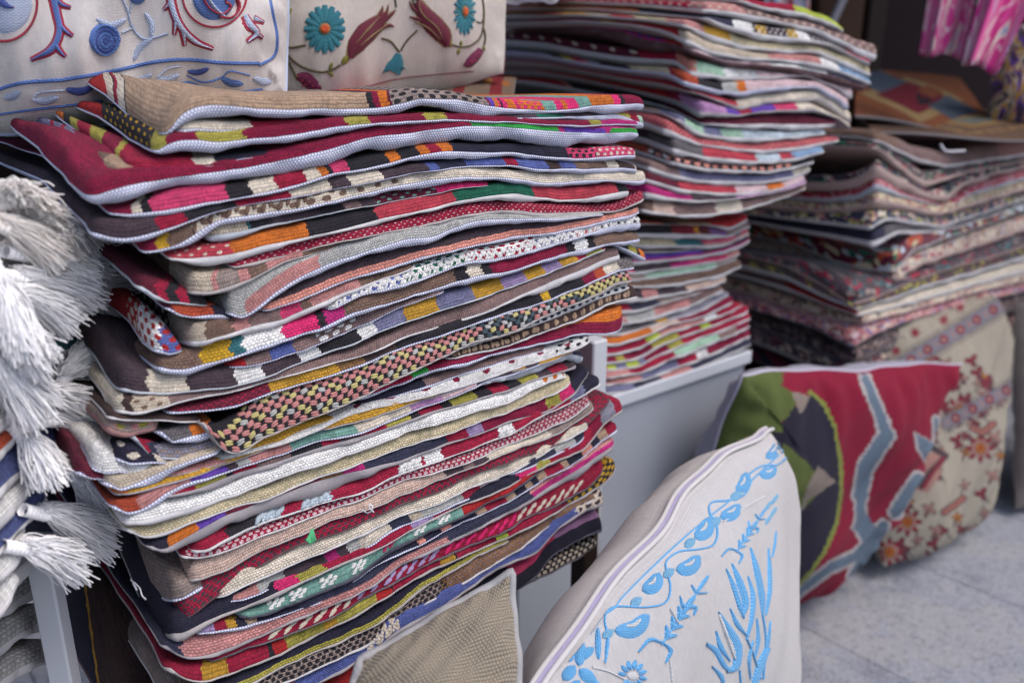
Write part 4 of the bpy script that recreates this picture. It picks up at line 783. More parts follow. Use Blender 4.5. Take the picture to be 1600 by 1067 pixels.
for k, d in enumerate(RLD):
    if len(d) < 4: RLD[k] = d + ({},)
    RLD[k][3]['corner'] = [1372,1372,1370,1370,1370,1368,1368,1396,1400,1350,1340,1340,1345,1335,1338,1335,1335][k]
cover_from_lines(CST, RL, RLD, 'right-hand pile', 'folded carpet cushion covers in the right-hand pile', 380, carpet=CARP)

# ================================================================== GROUND, WALLS, FURNITURE
def stone_mat(name, c, c2, seed):
    N = NT(name); a = N.new('ShaderNodeTexCoord').outputs['Object']
    mp = N.new('ShaderNodeMapping'); N.put(mp.inputs['Vector'], a); mp.inputs['Location'].default_value = (seed * 3.1, seed * 1.7, 0)
    n1 = N.noise(mp.outputs[0], 5, 6, .65); n2 = N.noise(mp.outputs[0], 60, 5, .7); n3 = N.noise(mp.outputs[0], 210, 3, .7)
    col = N.ramp(n1, [(.30, c), (.50, c2), (.62, tuple(x * .8 for x in c)), (.8, c2)], 'LINEAR')
    n4 = N.noise(mp.outputs[0], 1.7, 5, .7)
    col = N.mix(N.math('MULTIPLY', N.math('GREATER_THAN', n4, .54), .35), col, (.33, .31, .29, 1))
    col = N.mix(N.math('MULTIPLY', N.math('GREATER_THAN', n2, .56), .5), col, (.10, .105, .12, 1))
    col = N.mix(N.math('MULTIPLY', N.math('GREATER_THAN', n3, .54), .4), col, (.40, .41, .47, 1)); col = N.mix(N.math('MULTIPLY', N.math('LESS_THAN', n3, .41), .5), col, (.07, .075, .09, 1))
    N.put(N.b.inputs['Base Color'], col); N.bump(N.math('ADD', n2, N.math('MULTIPLY', n3, .6)), .0015, .8); N.b.inputs['Roughness'].default_value = .75; N.b.inputs['Specular IOR Level'].default_value = .3
    return N.m
def struct(o): o['kind'] = 'structure'; return o
g = plain('ground_mortar', (.17, .17, .19), .95, 60, .4, .001)
V, F = box_vf((0, 2, -.09), (12, 0, 0), (0, 12, 0), (0, 0, .08)); struct(mesh_obj('ground', V, F, g, smooth=False))
st_m = [stone_mat('paving_stone_%d' % k, c, c2, k) for k, (c, c2) in enumerate([((.21, .222, .27), (.26, .27, .31)), ((.20, .21, .25), (.25, .245, .26)), ((.27, .255, .25), (.20, .21, .25))])]
V, F = box_vf((0, -6.4, -.006), (12, 0, 0), (0, 4.8, 0), (0, 0, .005)); struct(mesh_obj('bounce_sheet', V, F, plain('bounce_sheet_pale', (.30, .30, .31), .9, 40, .3, .001), smooth=False))  # unseen pale sheet behind the camera, added to bounce light onto the fronts
pav = bpy.data.objects.new('pavement', None); COL.objects.link(pav); pav['kind'] = 'structure'
s_dir = np.array([math.sin(R(-41)), math.cos(R(-41)), 0]); s_n = np.array([s_dir[1], -s_dir[0], 0])
j1 = px_z(1300, 1002, 0.0) @ s_n; j2 = px_z(1500, 909, 0.0) @ s_n; pitch = abs(j2 - j1)
rs = random.Random(5)
for r in range(-6, 7):
    off = rs.uniform(.9, 1.3)
    for c in range(-2, 3):
        L = 2.6; cx = min(j1, j2) + (r + .5) * pitch; cy = c * L + off
        cc = s_n * cx + s_dir * cy
        if cc[1] < -2.3 or cc[1] > 5 or cc[0] < -2.6 or cc[0] > 4: continue
        box_obj('paving_slab', (cc[0], cc[1], -.010 + rs.uniform(-.0006, .0006)), s_n * (pitch / 2 - .0009), s_dir * (L / 2 - .0009), (0, 0, .010), st_m[(r * 3 + c) % 3], pav, .0018)
# shop behind: dark wall, side wall, ceiling (the piles stand in its open front)
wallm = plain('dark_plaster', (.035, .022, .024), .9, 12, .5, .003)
def wall(name, c, a, b, cz): V, F = box_vf(c, a, b, cz); return struct(mesh_obj(name, V, F, wallm, smooth=False))
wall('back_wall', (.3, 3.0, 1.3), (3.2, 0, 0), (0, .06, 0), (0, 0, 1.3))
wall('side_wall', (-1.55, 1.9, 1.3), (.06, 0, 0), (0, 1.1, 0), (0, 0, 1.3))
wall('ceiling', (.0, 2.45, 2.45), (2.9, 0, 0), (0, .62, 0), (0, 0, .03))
white_paint = plain('white_painted_metal', (.50, .52, .57), .45, 30, .12, .0002, .4)
dark_wood = plain('dark_stained_wood', (.045, .03, .025), .6, 40, .5, .001)
brown_wood = plain('old_brown_wood', (.10, .055, .035), .7, 25, .6, .002)
# weathered posts against the back wall
for (px0, px1, y, m, nm, lb) in ((1268, 1338, 40, brown_wood, 'wooden_post', 'weathered brown wooden post behind the middle pile'), (1345, 1372, 40, dark_wood, 'wooden_post', 'dark narrow wooden post right of the weathered brown one')):
    a = px_plane(px0, y, np.array([0, 2.6, 0]), np.array([0, 1, 0])); b = px_plane(px1, y, np.array([0, 2.6, 0]), np.array([0, 1, 0]))
    o = box_obj(nm, ((a[0] + b[0]) / 2, 2.6, 1.29), ((b[0] - a[0]) / 2, 0, 0), (0, .05, 0), (0, 0, 1.29), m, None, .006); tag(o, lb, 'post')
a = px_plane(1325, 20, np.array([0, 2.5, 0]), np.array([0, 1, 0])); 
o = box_obj('metal_rod', (a[0] - .01, 2.5, 1.25), (.011, 0, 0), (0, .011, 0), (.11, 0, .30), plain('dull_white_metal', (.35, .33, .36), .5, 20, .2), None, .004); tag(o, 'leaning pale metal rod in front of the brown wooden post', 'rod')
# white box that carries the middle pile
e0 = px_z(965, 672, .53); z_box = .53
bt = thing('display_box', 'white painted display box standing under the middle pile', 'box', (0, 0, 0))
bc = ap(.845, .262 + .26, A); bc[2] = 0
box_obj('side_panel', bc + np.array([0, 0, .252]), A.ex * .275, A.ey * .25, (0, 0, .252), plain('white_enamel_shaded', (.33, .355, .41), .35, 8, .45, .0002, .5), bt, .003)  # side of the white box greyed, its shade put into the colour
box_obj('top_panel', bc + np.array([0, 0, .5175]), A.ex * .283, A.ey * .258, (0, 0, .0115), white_paint, bt, .002)
# post whose top corner shows between two halves of the front pile
pc = px_plane(927, 560, A.p0 + A.ey * .10, A.ey)
tp = px_plane(927, 529, A.p0 + A.ey * .10, A.ey)[2]
o = box_obj('rack_post', (pc[0], pc[1], tp / 2), A.ex * .0125, A.ey * .0125, (0, 0, tp / 2), white_paint, None, .002); tag(o, 'white square metal post at the right end of the front pile', 'post')
# low dark stand under the front pile
zb = .36
ft = thing('low_stand', 'low dark wooden stand carrying the front pile', 'stand', (0, 0, 0))
zs = min(c['V'][..., 2].min() + c['base'][2] for c in A_COV.values() if True)
zlow = px_plane(860, 908, A.p0, A.ey)[2]
print('stand top', zlow, 'lowest', zs)
ac = ap(.27, .24, A)
TOPZ = zs - .002
box_obj('table_top', (ac[0], ac[1], TOPZ - .012), A.ex * .235, A.ey * .215, (0, 0, .011), dark_wood, ft, .003)
for sx in (-1, 1):
    for sy in (-1, 1): box_obj('leg', ac * [1, 1, 0] + A.ex * .215 * sx + A.ey * .195 * sy + np.array([0, 0, (TOPZ - .024) / 2]), A.ex * .012, A.ey * .012, (0, 0, (TOPZ - .024) / 2), dark_wood, ft, .002)
# bench under the right-hand pile
rt = thing('bench', 'dark low bench under the right-hand pile of carpet covers', 'bench', (0, 0, 0))
zr = px_plane(1335, 627, CST.p0, CST.ey)[2] - .012
rc_ = ap(.27, .22, CST)
box_obj('seat', (rc_[0], rc_[1], zr - .015), CST.ex * .27, CST.ey * .21, (0, 0, .014), dark_wood, rt, .003)
for sx in (-1, 1):
    for sy in (-1, 1): box_obj('leg', rc_ * [1, 1, 0] + CST.ex * .24 * sx + CST.ey * .18 * sy + np.array([0, 0, (zr - .03) / 2]), CST.ex * .016, CST.ey * .016, (0, 0, (zr - .03) / 2), dark_wood, rt, .002)

# ================================================================== CUSHIONS
def fabric_mat(name, c, weave=.0011, amt=.35, wr=1.0, sheen=.1, c2=None, yv=1.0, abrash=0):
    N = NT(name); uvv, u, v = N.uv()
    h, row, uu = stitches(N, u, v, weave, weave * yv, .5)
    n = N.noise(uvv, 300, 3, .6, (1, .4, 1)); n2 = N.noise(uvv, 9, 3)
    col = N.mix(n, C4(c), C4(c2 or tuple(x * .72 for x in (PAL[c] if isinstance(c, str) else c))))
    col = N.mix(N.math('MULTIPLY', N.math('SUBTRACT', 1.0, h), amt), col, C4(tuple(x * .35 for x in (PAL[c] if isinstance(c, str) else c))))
    if abrash: col = N.mix(N.math('MULTIPLY', N.noise(uvv, 60, 3, .7, (1, .07, 1)), abrash), col, C4(tuple(x * .25 for x in (PAL[c] if isinstance(c, str) else c))))
    N.put(N.b.inputs['Base Color'], col)
    cr = N.noise(uvv, 14, 4, .6, (1, .35, 1))
    N.bump(N.math('ADD', N.math('MULTIPLY', h, weave * 450), N.math('MULTIPLY', cr, 4 * wr)), .0012, .9)
    N.b.inputs['Sheen Weight'].default_value = sheen
    return N.m
class Pillow:
    def __init__(s, root_name, label, TL, TR, BR, BL, tf, tb, seed=0, n=90, pin=.05, face_mat=None, back_mat=None, classify=None, mats=None, seam_mat=None, seam_r=.0016, sag=0.0, wrk=.004, group=None, p=2.6, q=.55, nf=None, thick_bias=0.0, quant=None, rnd=.10, wob=.0025):
        s.c = [np.array(a, float) for a in (TL, TR, BR, BL)]; s.tf, s.tb = tf, tb; s.seed = seed; s.pin = pin; s.wrk = wrk; s.p, s.q = p, q; s.bias = thick_bias; s.rnd = rnd; s.wob = wob; s.off0 = 0.0
        TLc, TRc, BRc, BLc = s.c
        nn = np.cross((TRc + BRc - TLc - BLc), (TLc + TRc - BLc - BRc)); s.n = nn / np.linalg.norm(nn)      # faces the camera when the corners are named as the camera sees them
        s.W = np.linalg.norm(TRc + BRc - TLc - BLc) / 2; s.H = np.linalg.norm(TLc + TRc - BLc - BRc) / 2
        s.root = thing(root_name, label, 'cushion', group=group); s.base = (BRc + BLc) / 2; s.root.location = Vector(s.base)
        nf = nf or n
        for side, nm, m in ((1, 'front_panel', face_mat), (-1, 'back_panel', back_mat)):
            k = nf if side > 0 else n
            t = np.linspace(-1, 1, k); t = np.sign(t) * (1 - (1 - np.abs(t)) ** 1.25)
            u, v = np.meshgrid(t, t, indexing='ij'); P = s.S(u, v, side)
            F = grid_faces(k, k, flip=(side < 0)); mi = None
            if side > 0 and classify is not None:
                tc = (t[1:] + t[:-1]) / 2; uc, vc = np.meshgrid(tc, tc, indexing='ij'); uq, vq = (uc, vc) if quant is None else ((np.floor(uc / quant[0]) + .5) * quant[0], (np.floor(vc / quant[1]) + .5) * quant[1]); X, Y = to_px(s.S(np.clip(uq, -1, 1), np.clip(vq, -1, 1), 1)); mi = classify(X, Y, uc, vc).ravel(); m = mats
            mesh_obj(nm, P.reshape(-1, 3) - s.base, F, m, s.root, np.stack([u.ravel() * s.W / 2, v.ravel() * s.H / 2], 1), mi)
        if seam_mat is not None:
            t = np.linspace(-1, 1, 120)
            loop = np.concatenate([s.S(t, 1 + 0 * t, 0), s.S(1 + 0 * t, -t, 0)[1:], s.S(-t, -1 + 0 * t, 0)[1:], s.S(-1 + 0 * t, t, 0)[1:]])
            V, F = tubes_vf([loop], seam_r, 6); mesh_obj('piping', V - s.base, F, seam_mat, s.root)
    def S(s, u, v, side, off=0.0):
        u = np.asarray(u, float); v = np.asarray(v, float)
        uu = u * (1 - s.pin * (1 - v * v)); vv = v * (1 - s.pin * (1 - u * u))
        uu, vv = uu * np.sqrt(1 - s.rnd * vv * vv / 2), vv * np.sqrt(1 - s.rnd * uu * uu / 2)
        a = (uu + 1) / 2; b = (vv + 1) / 2; TL, TR, BR, BL = s.c
        P = (1 - a)[..., None] * (1 - b)[..., None] * BL + a[..., None] * (1 - b)[..., None] * BR + (1 - a)[..., None] * b[..., None] * TL + a[..., None] * b[..., None] * TR
        ins = np.clip((1 - np.abs(u) ** s.p), 0, 1) * np.clip((1 - np.abs(v) ** s.p), 0, 1)
        h = ins ** s.q * (1 - s.bias * v)
        T = s.tf if side > 0 else (-s.tb if side < 0 else 0)
        e = np.exp(-(1 - np.maximum(np.abs(u), np.abs(v))) / .22) * np.clip((1 - np.maximum(np.abs(u), np.abs(v))) * 12, 0, 1)
        ang = np.where(np.abs(u) > np.abs(v), v, u)
        w_ = s.wrk * e * (np.sin(ang * 21 + s.seed + 2 * np.sin(ang * 5)) + .6 * np.sin(ang * 37 + s.seed * 2)) * (1 if side > 0 else -1) * (side != 0)
        w2 = .5 * s.wrk * (np.sin(u * 5 + v * 3 + s.seed) + np.sin(v * 7 - u * 2 + s.seed * 3)) * np.clip(ins, 0, 1) * (1 if side > 0 else -1) * (side != 0)
        w3 = s.wob * (np.sin(u * 6.1 + v * 4.7 + s.seed) + .6 * np.sin(u * 13 - v * 11 + s.seed * 2))
        return P + (T * h + w_ + w2 + w3 + off)[..., None] * s.n
    def inv(s, x, y):
        """picture position -> place on the front panel"""
        if not hasattr(s, 'tab'):
            t = np.linspace(-.995, .995, 140); s.tu, s.tv = np.meshgrid(t, t, indexing='ij'); s.tab = to_px(s.S(s.tu, s.tv, 1))
        x = np.atleast_1d(np.asarray(x, float)); y = np.atleast_1d(np.asarray(y, float)); U = np.zeros(len(x)); Vv = np.zeros(len(x))
        for i in range(len(x)):
            k = np.argmin((s.tab[0] - x[i]) ** 2 + (s.tab[1] - y[i]) ** 2); u, v = s.tu.flat[k], s.tv.flat[k]
            for _ in range(4):
                e = 1e-3; A0 = np.array(to_px(s.S(np.array(u), np.array(v), 1))); Au = (np.array(to_px(s.S(np.array(u + e), np.array(v), 1))) - A0) / e; Av = (np.array(to_px(s.S(np.array(u), np.array(v + e), 1))) - A0) / e
                J = np.array([[Au[0], Av[0]], [Au[1], Av[1]]]); d = np.array([x[i], y[i]]) - A0
                det = J[0, 0] * J[1, 1] - J[0, 1] * J[1, 0]
                if abs(det) < 40: break
                st = np.linalg.solve(J, d); st = np.clip(st, -.05, .05); u = float(np.clip(u + st[0], -.995, .995)); v = float(np.clip(v + st[1], -.995, .995))
            U[i] = u; Vv[i] = v
        return U, Vv
    def normal(s, u, v):
        e = 2e-3; a = s.S(u + e, v, 1) - s.S(u - e, v, 1); b = s.S(u, v + e, 1) - s.S(u, v - e, 1); n = np.cross(a, b); return n / (np.linalg.norm(n, axis=-1, keepdims=True) + 1e-12)
    def ribbon(s, acc, pts, w, n=None, off=.0007, bulge=.0007, k=4, lens=False):
        """raised stitched band along picture points; w = width in picture px (number or start/mid/end list)"""
        pts = np.array(pts, float); L = np.sum(np.linalg.norm(np.diff(pts, axis=0), axis=1)); n = n or int(np.clip(L / 3, 6, 90))
        c = catmull(pts, n); t = np.linspace(0, 1, n); wd = np.interp(t, np.linspace(0, 1, len(np.atleast_1d(w))), np.atleast_1d(w)) if np.ndim(w) else np.full(n, float(w))
        if lens: wd = wd * np.sqrt(np.clip(1 - (2 * t - 1) ** 2, .004, 1))
        T = np.gradient(c, axis=0); T /= np.linalg.norm(T, axis=1, keepdims=True) + 1e-9; Nn = np.stack([-T[:, 1], T[:, 0]], 1)
        aa = np.linspace(-1, 1, k + 1)
        G = c[:, None] + Nn[:, None] * (aa[None, :, None] * wd[:, None, None] / 2)
        U, V = s.inv(G[..., 0].ravel(), G[..., 1].ravel()); U = U.reshape(n, k + 1); V = V.reshape(n, k + 1)
        h = s.off0 + off + bulge * np.sqrt(np.clip(1 - aa ** 2, 0, 1))[None, :] * np.minimum(1, wd[:, None] / 8)
        h = np.where(np.abs(aa)[None, :] > .99, -.0004, h)
        P = s.S(U, V, 1) + s.normal(U, V) * np.broadcast_to(h, U.shape)[..., None]
        # stitches: u along, v across
        lm = np.concatenate([[0], np.cumsum(np.linalg.norm(np.diff(P[:, k // 2], axis=0), axis=1))])
        uv = np.stack([np.broadcast_to(lm[:, None], (n, k + 1)), np.broadcast_to(aa[None] * .5, (n, k + 1)) * (wd[:, None] * .0006)], -1)
        F = grid_faces(n, k + 1); A0 = P[1, 0] - P[0, 0]; B0 = P[0, 1] - P[0, 0]
        fl = np.sum(np.cross(A0, B0) * s.n) < 0
        if fl: F = F[:, ::-1]
        acc.append((P.reshape(-1, 3), F, uv.reshape(-1, 2)))
    def emb(s, name, acc, mat):
        small = []
        for a, b, c in acc:
            X, Y = to_px(a)
            if max(np.ptp(X), np.ptp(Y)) < 10: small.append((a, b, c)); continue
            mesh_obj(name, a - s.base, b, mat, s.root, c)
        if small:
            V = []; F = []; U = []; k = 0
            for a, b, c in small: V.append(a); F.append(b + k); U.append(c); k += len(a)
            mesh_obj(name + '_dots', np.concatenate(V) - s.base, np.concatenate(F), mat, s.root, np.concatenate(U))['kind'] = 'stuff'
def thread_mat(name, c, c2=None):
    N = NT(name); uvv, u, v = N.uv(); v = N.math('ADD', v, .00075)
    h, row, uu = stitches(N, u, v, .0036, .0015, .5)
    n = N.noise(uvv, 260, 2)
    col = N.mix(n, C4(c), C4(c2 or tuple(x * .65 for x in (PAL[c] if isinstance(c, str) else c))))
    col = N.mix(N.math('MULTIPLY', N.math('SUBTRACT', 1.0, h), .4), col, C4(tuple(x * .4 for x in (PAL[c] if isinstance(c, str) else c))))
    N.put(N.b.inputs['Base Color'], col); N.bump(h, .0008, .9); N.b.inputs['Roughness'].default_value = .55; N.b.inputs['Specular IOR Level'].default_value = .3; N.b.inputs['Sheen Weight'].default_value = .15
    return N.m
TH = {k: thread_mat('thread_' + k, *v) for k, v in dict(blue=((.10, .20, .55),), deep=((.06, .10, .38),), pale=((.36, .45, .66), (.52, .56, .70)), red=((.42, .02, .06),), skyb=((.07, .30, .62), (.16, .45, .75)), sky2=((.20, .48, .74),), white=((.72, .72, .74),),
      petrol=((.015, .15, .22), (.03, .24, .30)), wine=((.17, .008, .035),), khaki=((.10, .085, .03),), olive=((.25, .24, .03),), gold=((.30, .20, .09),), plum=((.22, .008, .08),), orange=((.75, .10, .01),), edge=((.05, .30, .34),)).items()}
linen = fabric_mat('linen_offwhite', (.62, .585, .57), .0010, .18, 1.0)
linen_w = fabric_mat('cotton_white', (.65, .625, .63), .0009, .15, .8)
lilac_cord = plain('lilac_seam', (.50, .47, .58), .8)

# ---- K1: cushion with blue and red embroidery, top left on the front pile
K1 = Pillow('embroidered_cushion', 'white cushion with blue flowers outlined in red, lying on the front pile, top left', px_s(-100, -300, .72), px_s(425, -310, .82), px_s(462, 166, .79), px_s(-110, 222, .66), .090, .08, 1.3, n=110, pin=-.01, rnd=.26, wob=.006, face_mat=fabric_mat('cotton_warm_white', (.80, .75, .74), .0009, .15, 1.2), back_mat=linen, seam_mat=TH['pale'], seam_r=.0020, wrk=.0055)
rb, rr, rp, rd = [], [], [], []
K1.ribbon(rb, [(-30, 150), (30, 131), (100, 125), (180, 111), (240, 98), (290, 94), (350, 99), (405, 100)], 7)
K1.ribbon(rb, [(405, 103), (428, 88), (433, 60), (426, 20), (418, -20)], 5)
K1.ribbon(rb, [(-20, 182), (20, 176), (50, 172), (100, 166), (160, 158)], 4); K1.ribbon(rb, [(205, 151), (250, 141), (292, 129), (320, 138), (360, 145), (410, 140)], 4)
def leaf(P, acc, a, b, w, bend=0.0, **k):
    a, b = np.array(a, float), np.array(b, float); m = (a + b) / 2 + np.array([-(b - a)[1], (b - a)[0]]) * bend; P.ribbon(acc, [a, m, b], w, lens=True, **k)
for a, b, w_, acc in (((102, 140), (146, 137), 15, rd), ((50, 156), (92, 152), 14, rp), ((200, 128), (238, 116), 14, rp), ((245, 124), (280, 117), 13, rp), ((292, 112), (327, 107), 11, rd), ((345, 122), (380, 131), 14, rb), ((395, 122), (425, 128), 15, rp), ((5, 153), (32, 143), 15, rp)): leaf(K1, acc, a, b, w_, .12)
for pl in ([(55, 160), (60, 146), (102, 141)], [(165, 141), (195, 126), (230, 122)], [(246, 122), (262, 108), (282, 104)], [(292, 118), (318, 129), (345, 122), (360, 112), (390, 118)]): K1.ribbon(rp if pl[0][0] < 290 else rb, pl, 3)
# ball flower, spiral chain stitch
K1.ribbon(rb, [(139, 62), (188, 62)], 53, lens=True, off=.0005, bulge=.0022, k=10, n=18)
for k_, r_ in enumerate((22, 16, 10, 4)):
    th = np.linspace(0, 2 * math.pi, 16); K1.ribbon(rd if k_ % 2 else rb, [(163.5 + r_ * math.cos(a), 63 + r_ * 1.04 * math.sin(a)) for a in th], 5, off=.0024, bulge=.0014, n=30)
K1.ribbon(rb, [(200, -12), (230, -10)], 40, lens=True, off=.0005, bulge=.002, k=8, n=14)
K1.ribbon(rp, [(182, -20), (198, 15), (206, 42), (222, 60), (240, 60), (262, 53)], 5); K1.ribbon(rp, [(190, 52), (207, 44)], 4); K1.ribbon(rp, [(206, 5), (202, 30), (210, 45)], 4)
leaf(K1, rp, (150, 30), (198, 30), 13, .22); leaf(K1, rp, (208, 96), (240, 60), 13, -.12); leaf(K1, rp, (226, 20), (236, 60), 11, -.15)
def flame(P, body, fill, pts, w_):
    P.ribbon(body, pts, [w + 8 for w in w_], off=.0004, bulge=.0006); P.ribbon(fill, pts, w_, off=.0014, bulge=.0012)
flame(K1, rr, rb, [(78, -25), (88, 20), (93, 50), (80, 78), (48, 94)], [14, 12, 12, 12, 2]); flame(K1, rr, rb, [(82, -5), (96, 8), (111, 13)], [10, 6, 1]); flame(K1, rr, rb, [(92, 40), (104, 50), (114, 57)], [9, 5, 1]); flame(K1, rr, rb, [(86, 70), (95, 82), (103, 89)], [9, 5, 1])
flame(K1, rr, rp, [(263, -20), (272, 20), (284, 45), (305, 65), (333, 77)], [12, 11, 10, 8, 1]); flame(K1, rr, rp, [(268, 5), (256, 16)], [8, 1]); flame(K1, rr, rp, [(275, 35), (272, 55)], [7, 1]); flame(K1, rr, rp, [(286, 50), (288, 72)], [8, 1])
th = np.linspace(-.3, 3.5, 12); K1.ribbon(rr, [(335 + 50 * math.cos(a), -8 + 51 * math.sin(a)) for a in th], 4, off=.0008)
K1.ribbon(rb, [(300, -8), (368, -8)], 84, lens=True, off=.0004, bulge=.0016, k=12, n=20)
K1.ribbon(rr, [(310, -15), (325, 12), (345, 22), (358, 12), (350, 0)], 4, off=.003); K1.ribbon(rr, [(360, -15), (372, 10), (362, 28), (340, 26)], 4, off=.003); K1.ribbon(rp, [(316, -15), (332, 10), (348, 26)], 6, off=.0028)
flame(K1, rr, rp, [(382, 25), (390, 40), (400, 52), (386, 66)], [8, 12, 9, 1]); flame(K1, rr, rp, [(396, 30), (412, 36)], [9, 1]); flame(K1, rr, rp, [(396, 50), (410, 60)], [7, 1])
th = np.linspace(-.5, 2.6, 12); K1.ribbon(rr, [(5 + 53 * math.cos(a), 5 + 60 * math.sin(a)) for a in th], 5); K1.ribbon(rp, [(-35, 8), (50, 8)], 96, lens=True, k=12, n=20, off=.0003)
flame(K1, rr, rd, [(-10, -10), (8, 8), (22, 13)], [26, 14, 1]); flame(K1, rr, rd, [(-10, 10), (0, 24)], [14, 1])
K1.emb('embroidery_red', rr, TH['red']); K1.emb('embroidery_blue', rb, TH['blue']); K1.emb('embroidery_pale_blue', rp, TH['pale']); K1.emb('embroidery_deep_blue', rd, TH['deep'])

# ---- K2: cushion with applique flowers
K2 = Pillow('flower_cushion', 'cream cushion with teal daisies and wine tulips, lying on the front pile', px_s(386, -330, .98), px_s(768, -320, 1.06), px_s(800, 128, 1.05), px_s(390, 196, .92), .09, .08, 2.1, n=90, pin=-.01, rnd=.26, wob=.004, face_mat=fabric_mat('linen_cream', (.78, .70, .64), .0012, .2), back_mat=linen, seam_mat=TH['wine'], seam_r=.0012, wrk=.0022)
e = {k: [] for k in TH}
for cx, cy, rx, ry in ((507.5, 46, 32, 37), (726, 19, 17, 36)):
    for k in range(16):
        a = k * math.pi / 8; c_, s_ = math.cos(a), math.sin(a)
        K2.ribbon(e['petrol'], [(cx + rx * .25 * c_, cy + ry * .25 * s_), (cx + rx * c_, cy + ry * s_)], [rx * .12, rx * .34, rx * .40, rx * .30], n=7, off=.0006, bulge=.0012)
        K2.ribbon(e['edge'], [(cx + rx * .3 * math.cos(a + .196), cy + ry * .3 * math.sin(a + .196)), (cx + rx * .86 * math.cos(a + .196), cy + ry * .86 * math.sin(a + .196))], 1.4, n=5, off=.0016)
    K2.ribbon(e['gold'], [(cx - rx * .30, cy), (cx + rx * .30, cy)], ry * .62, lens=True, off=.0020, k=6, n=10); K2.ribbon(e['orange'], [(cx - rx * .22, cy), (cx + rx * .22, cy)], ry * .46, lens=True, off=.0030, k=6, n=10)
def tulip(pts, w_, tips):
    K2.ribbon(e['gold'], pts, [x + 5 for x in w_], off=.0004); K2.ribbon(e['wine'], pts, w_, off=.0013, bulge=.0014)
    for t_ in tips: K2.ribbon(e['gold'], t_, [9, 8, 2], off=.0006); K2.ribbon(e['wine'], t_, [7, 6, .5], off=.0015)
tulip([(546, 90), (556, 72), (572, 52), (590, 36), (603, 22)], [10, 30, 36, 26, 10], [[(590, 40), (603, 22), (607, 8)], [(596, 38), (612, 22), (618, 16)], [(592, 46), (608, 40), (616, 42)], [(586, 34), (596, 18), (598, 10)]])
K2.ribbon(e['gold'], [(556, 68), (574, 46), (592, 26)], [1, 5, 1], off=.0030); K2.ribbon(e['gold'], [(562, 72), (582, 54), (604, 40)], [1, 4, 1], off=.0030)
tulip([(700, 72), (692, 56), (678, 40), (664, 24), (652, 4)], [12, 30, 34, 28, 16], [[(664, 22), (654, 6), (658, -8)], [(662, 26), (646, 14), (640, 2)], [(666, 32), (650, 30), (640, 26)], [(660, 12), (650, -6), (646, -14)]])
K2.ribbon(e['gold'], [(690, 60), (680, 42), (658, 20), (655, -5)], [1, 5, 4, 1], off=.0030); K2.ribbon(e['gold'], [(686, 62), (668, 44), (648, 34)], [1, 4, 1], off=.0030)
for pts, w_ in (([(440, 70), (455, 75), (478, 71)], 4), ([(440, 72), (455, 92), (475, 106), (500, 113), (518, 110), (532, 102)], 4), ([(442, 74), (450, 95), (462, 118)], 4), ([(596, 60), (610, 65), (618, 74), (624, 82)], 4), ([(626, 80), (636, 64), (652, 48)], 3.5),
                ([(705, 70), (722, 74), (738, 70), (752, 55), (756, 20), (752, -10)], 3.5), ([(744, 34), (752, 36), (756, 28)], 3), ([(756, 45), (758, 60), (756, 72)], 3.5), ([(616, -10), (619, 12)], 4), ([(643, -10), (647, 10)], 4), ([(430, 36), (426, 55), (440, 72)], 4)): K2.ribbon(e['khaki'], pts, w_, off=.0008)
for a, b, w_ in (((432, 38), (456, 14), 12), ((514, 110), (520, 98), 7), ((513, 112), (521, 120), 7), ((534, 102), (546, 86), 12), ((704, 74), (700, 62), 11), ((720, 72), (721, 64), 6), ((718, 76), (715, 86), 7), ((757, 80), (755, 72), 6), ((460, 120), (470, 120), 10)): leaf(K2, e['olive'], a, b, w_)
K2.ribbon(e['petrol'], [(622, 84), (620, 98), (613, 112)], [10, 20, 28, 30], off=.0012); K2.ribbon(e['petrol'], [(606, 108), (597, 115)], [10, 1], off=.0010); K2.ribbon(e['petrol'], [(626, 104), (634, 108)], [8, 1], off=.001)
K2.ribbon(e['plum'], [(464, 120), (478, 124), (494, 138), (502, 136)], [12, 24, 22, 6], off=.0012); K2.ribbon(e['plum'], [(490, 138), (496, 146)], [14, 3], off=.0012)
K2.ribbon(e['plum'], [(752, 78), (742, 90), (732, 100), (724, 102)], [12, 18, 16, 3], off=.0012)
for p_ in ((472, 126), (478, 132), (484, 128), (474, 134), (482, 138), (490, 134), (745, 88), (740, 94), (748, 84), (735, 96)): K2.ribbon(e['orange'] if 0 else e['red'], [(p_[0] - 1.6, p_[1]), (p_[0] + 1.6, p_[1])], 3, lens=True, n=5, off=.0032)
K2.ribbon(e['wine'], [(500, 150), (560, 139), (620, 124), (680, 117), (740, 112)], 1.6, off=.0006)
NMK = dict(petrol='petal', edge='petal_line', gold='outline', orange='flower_centre', wine='tulip_petal', khaki='stem', olive='leaf', plum='bud', red='bud_mark')
for k, a in e.items(): K2.emb(NMK.get(k, k), a, TH[k])
# sliver of a third cushion behind
K2b = Pillow('plain_cushion', 'plain white cushion corner at the top, behind the cream flowered cushion', px_s(760, -190, 1.42), px_s(1000, -200, 1.42), px_s(868, 6, 1.36), px_s(752, 12, 1.30), .05, .05, 4, n=40, face_mat=linen_w, back_mat=linen, seam_mat=lilac_cord)

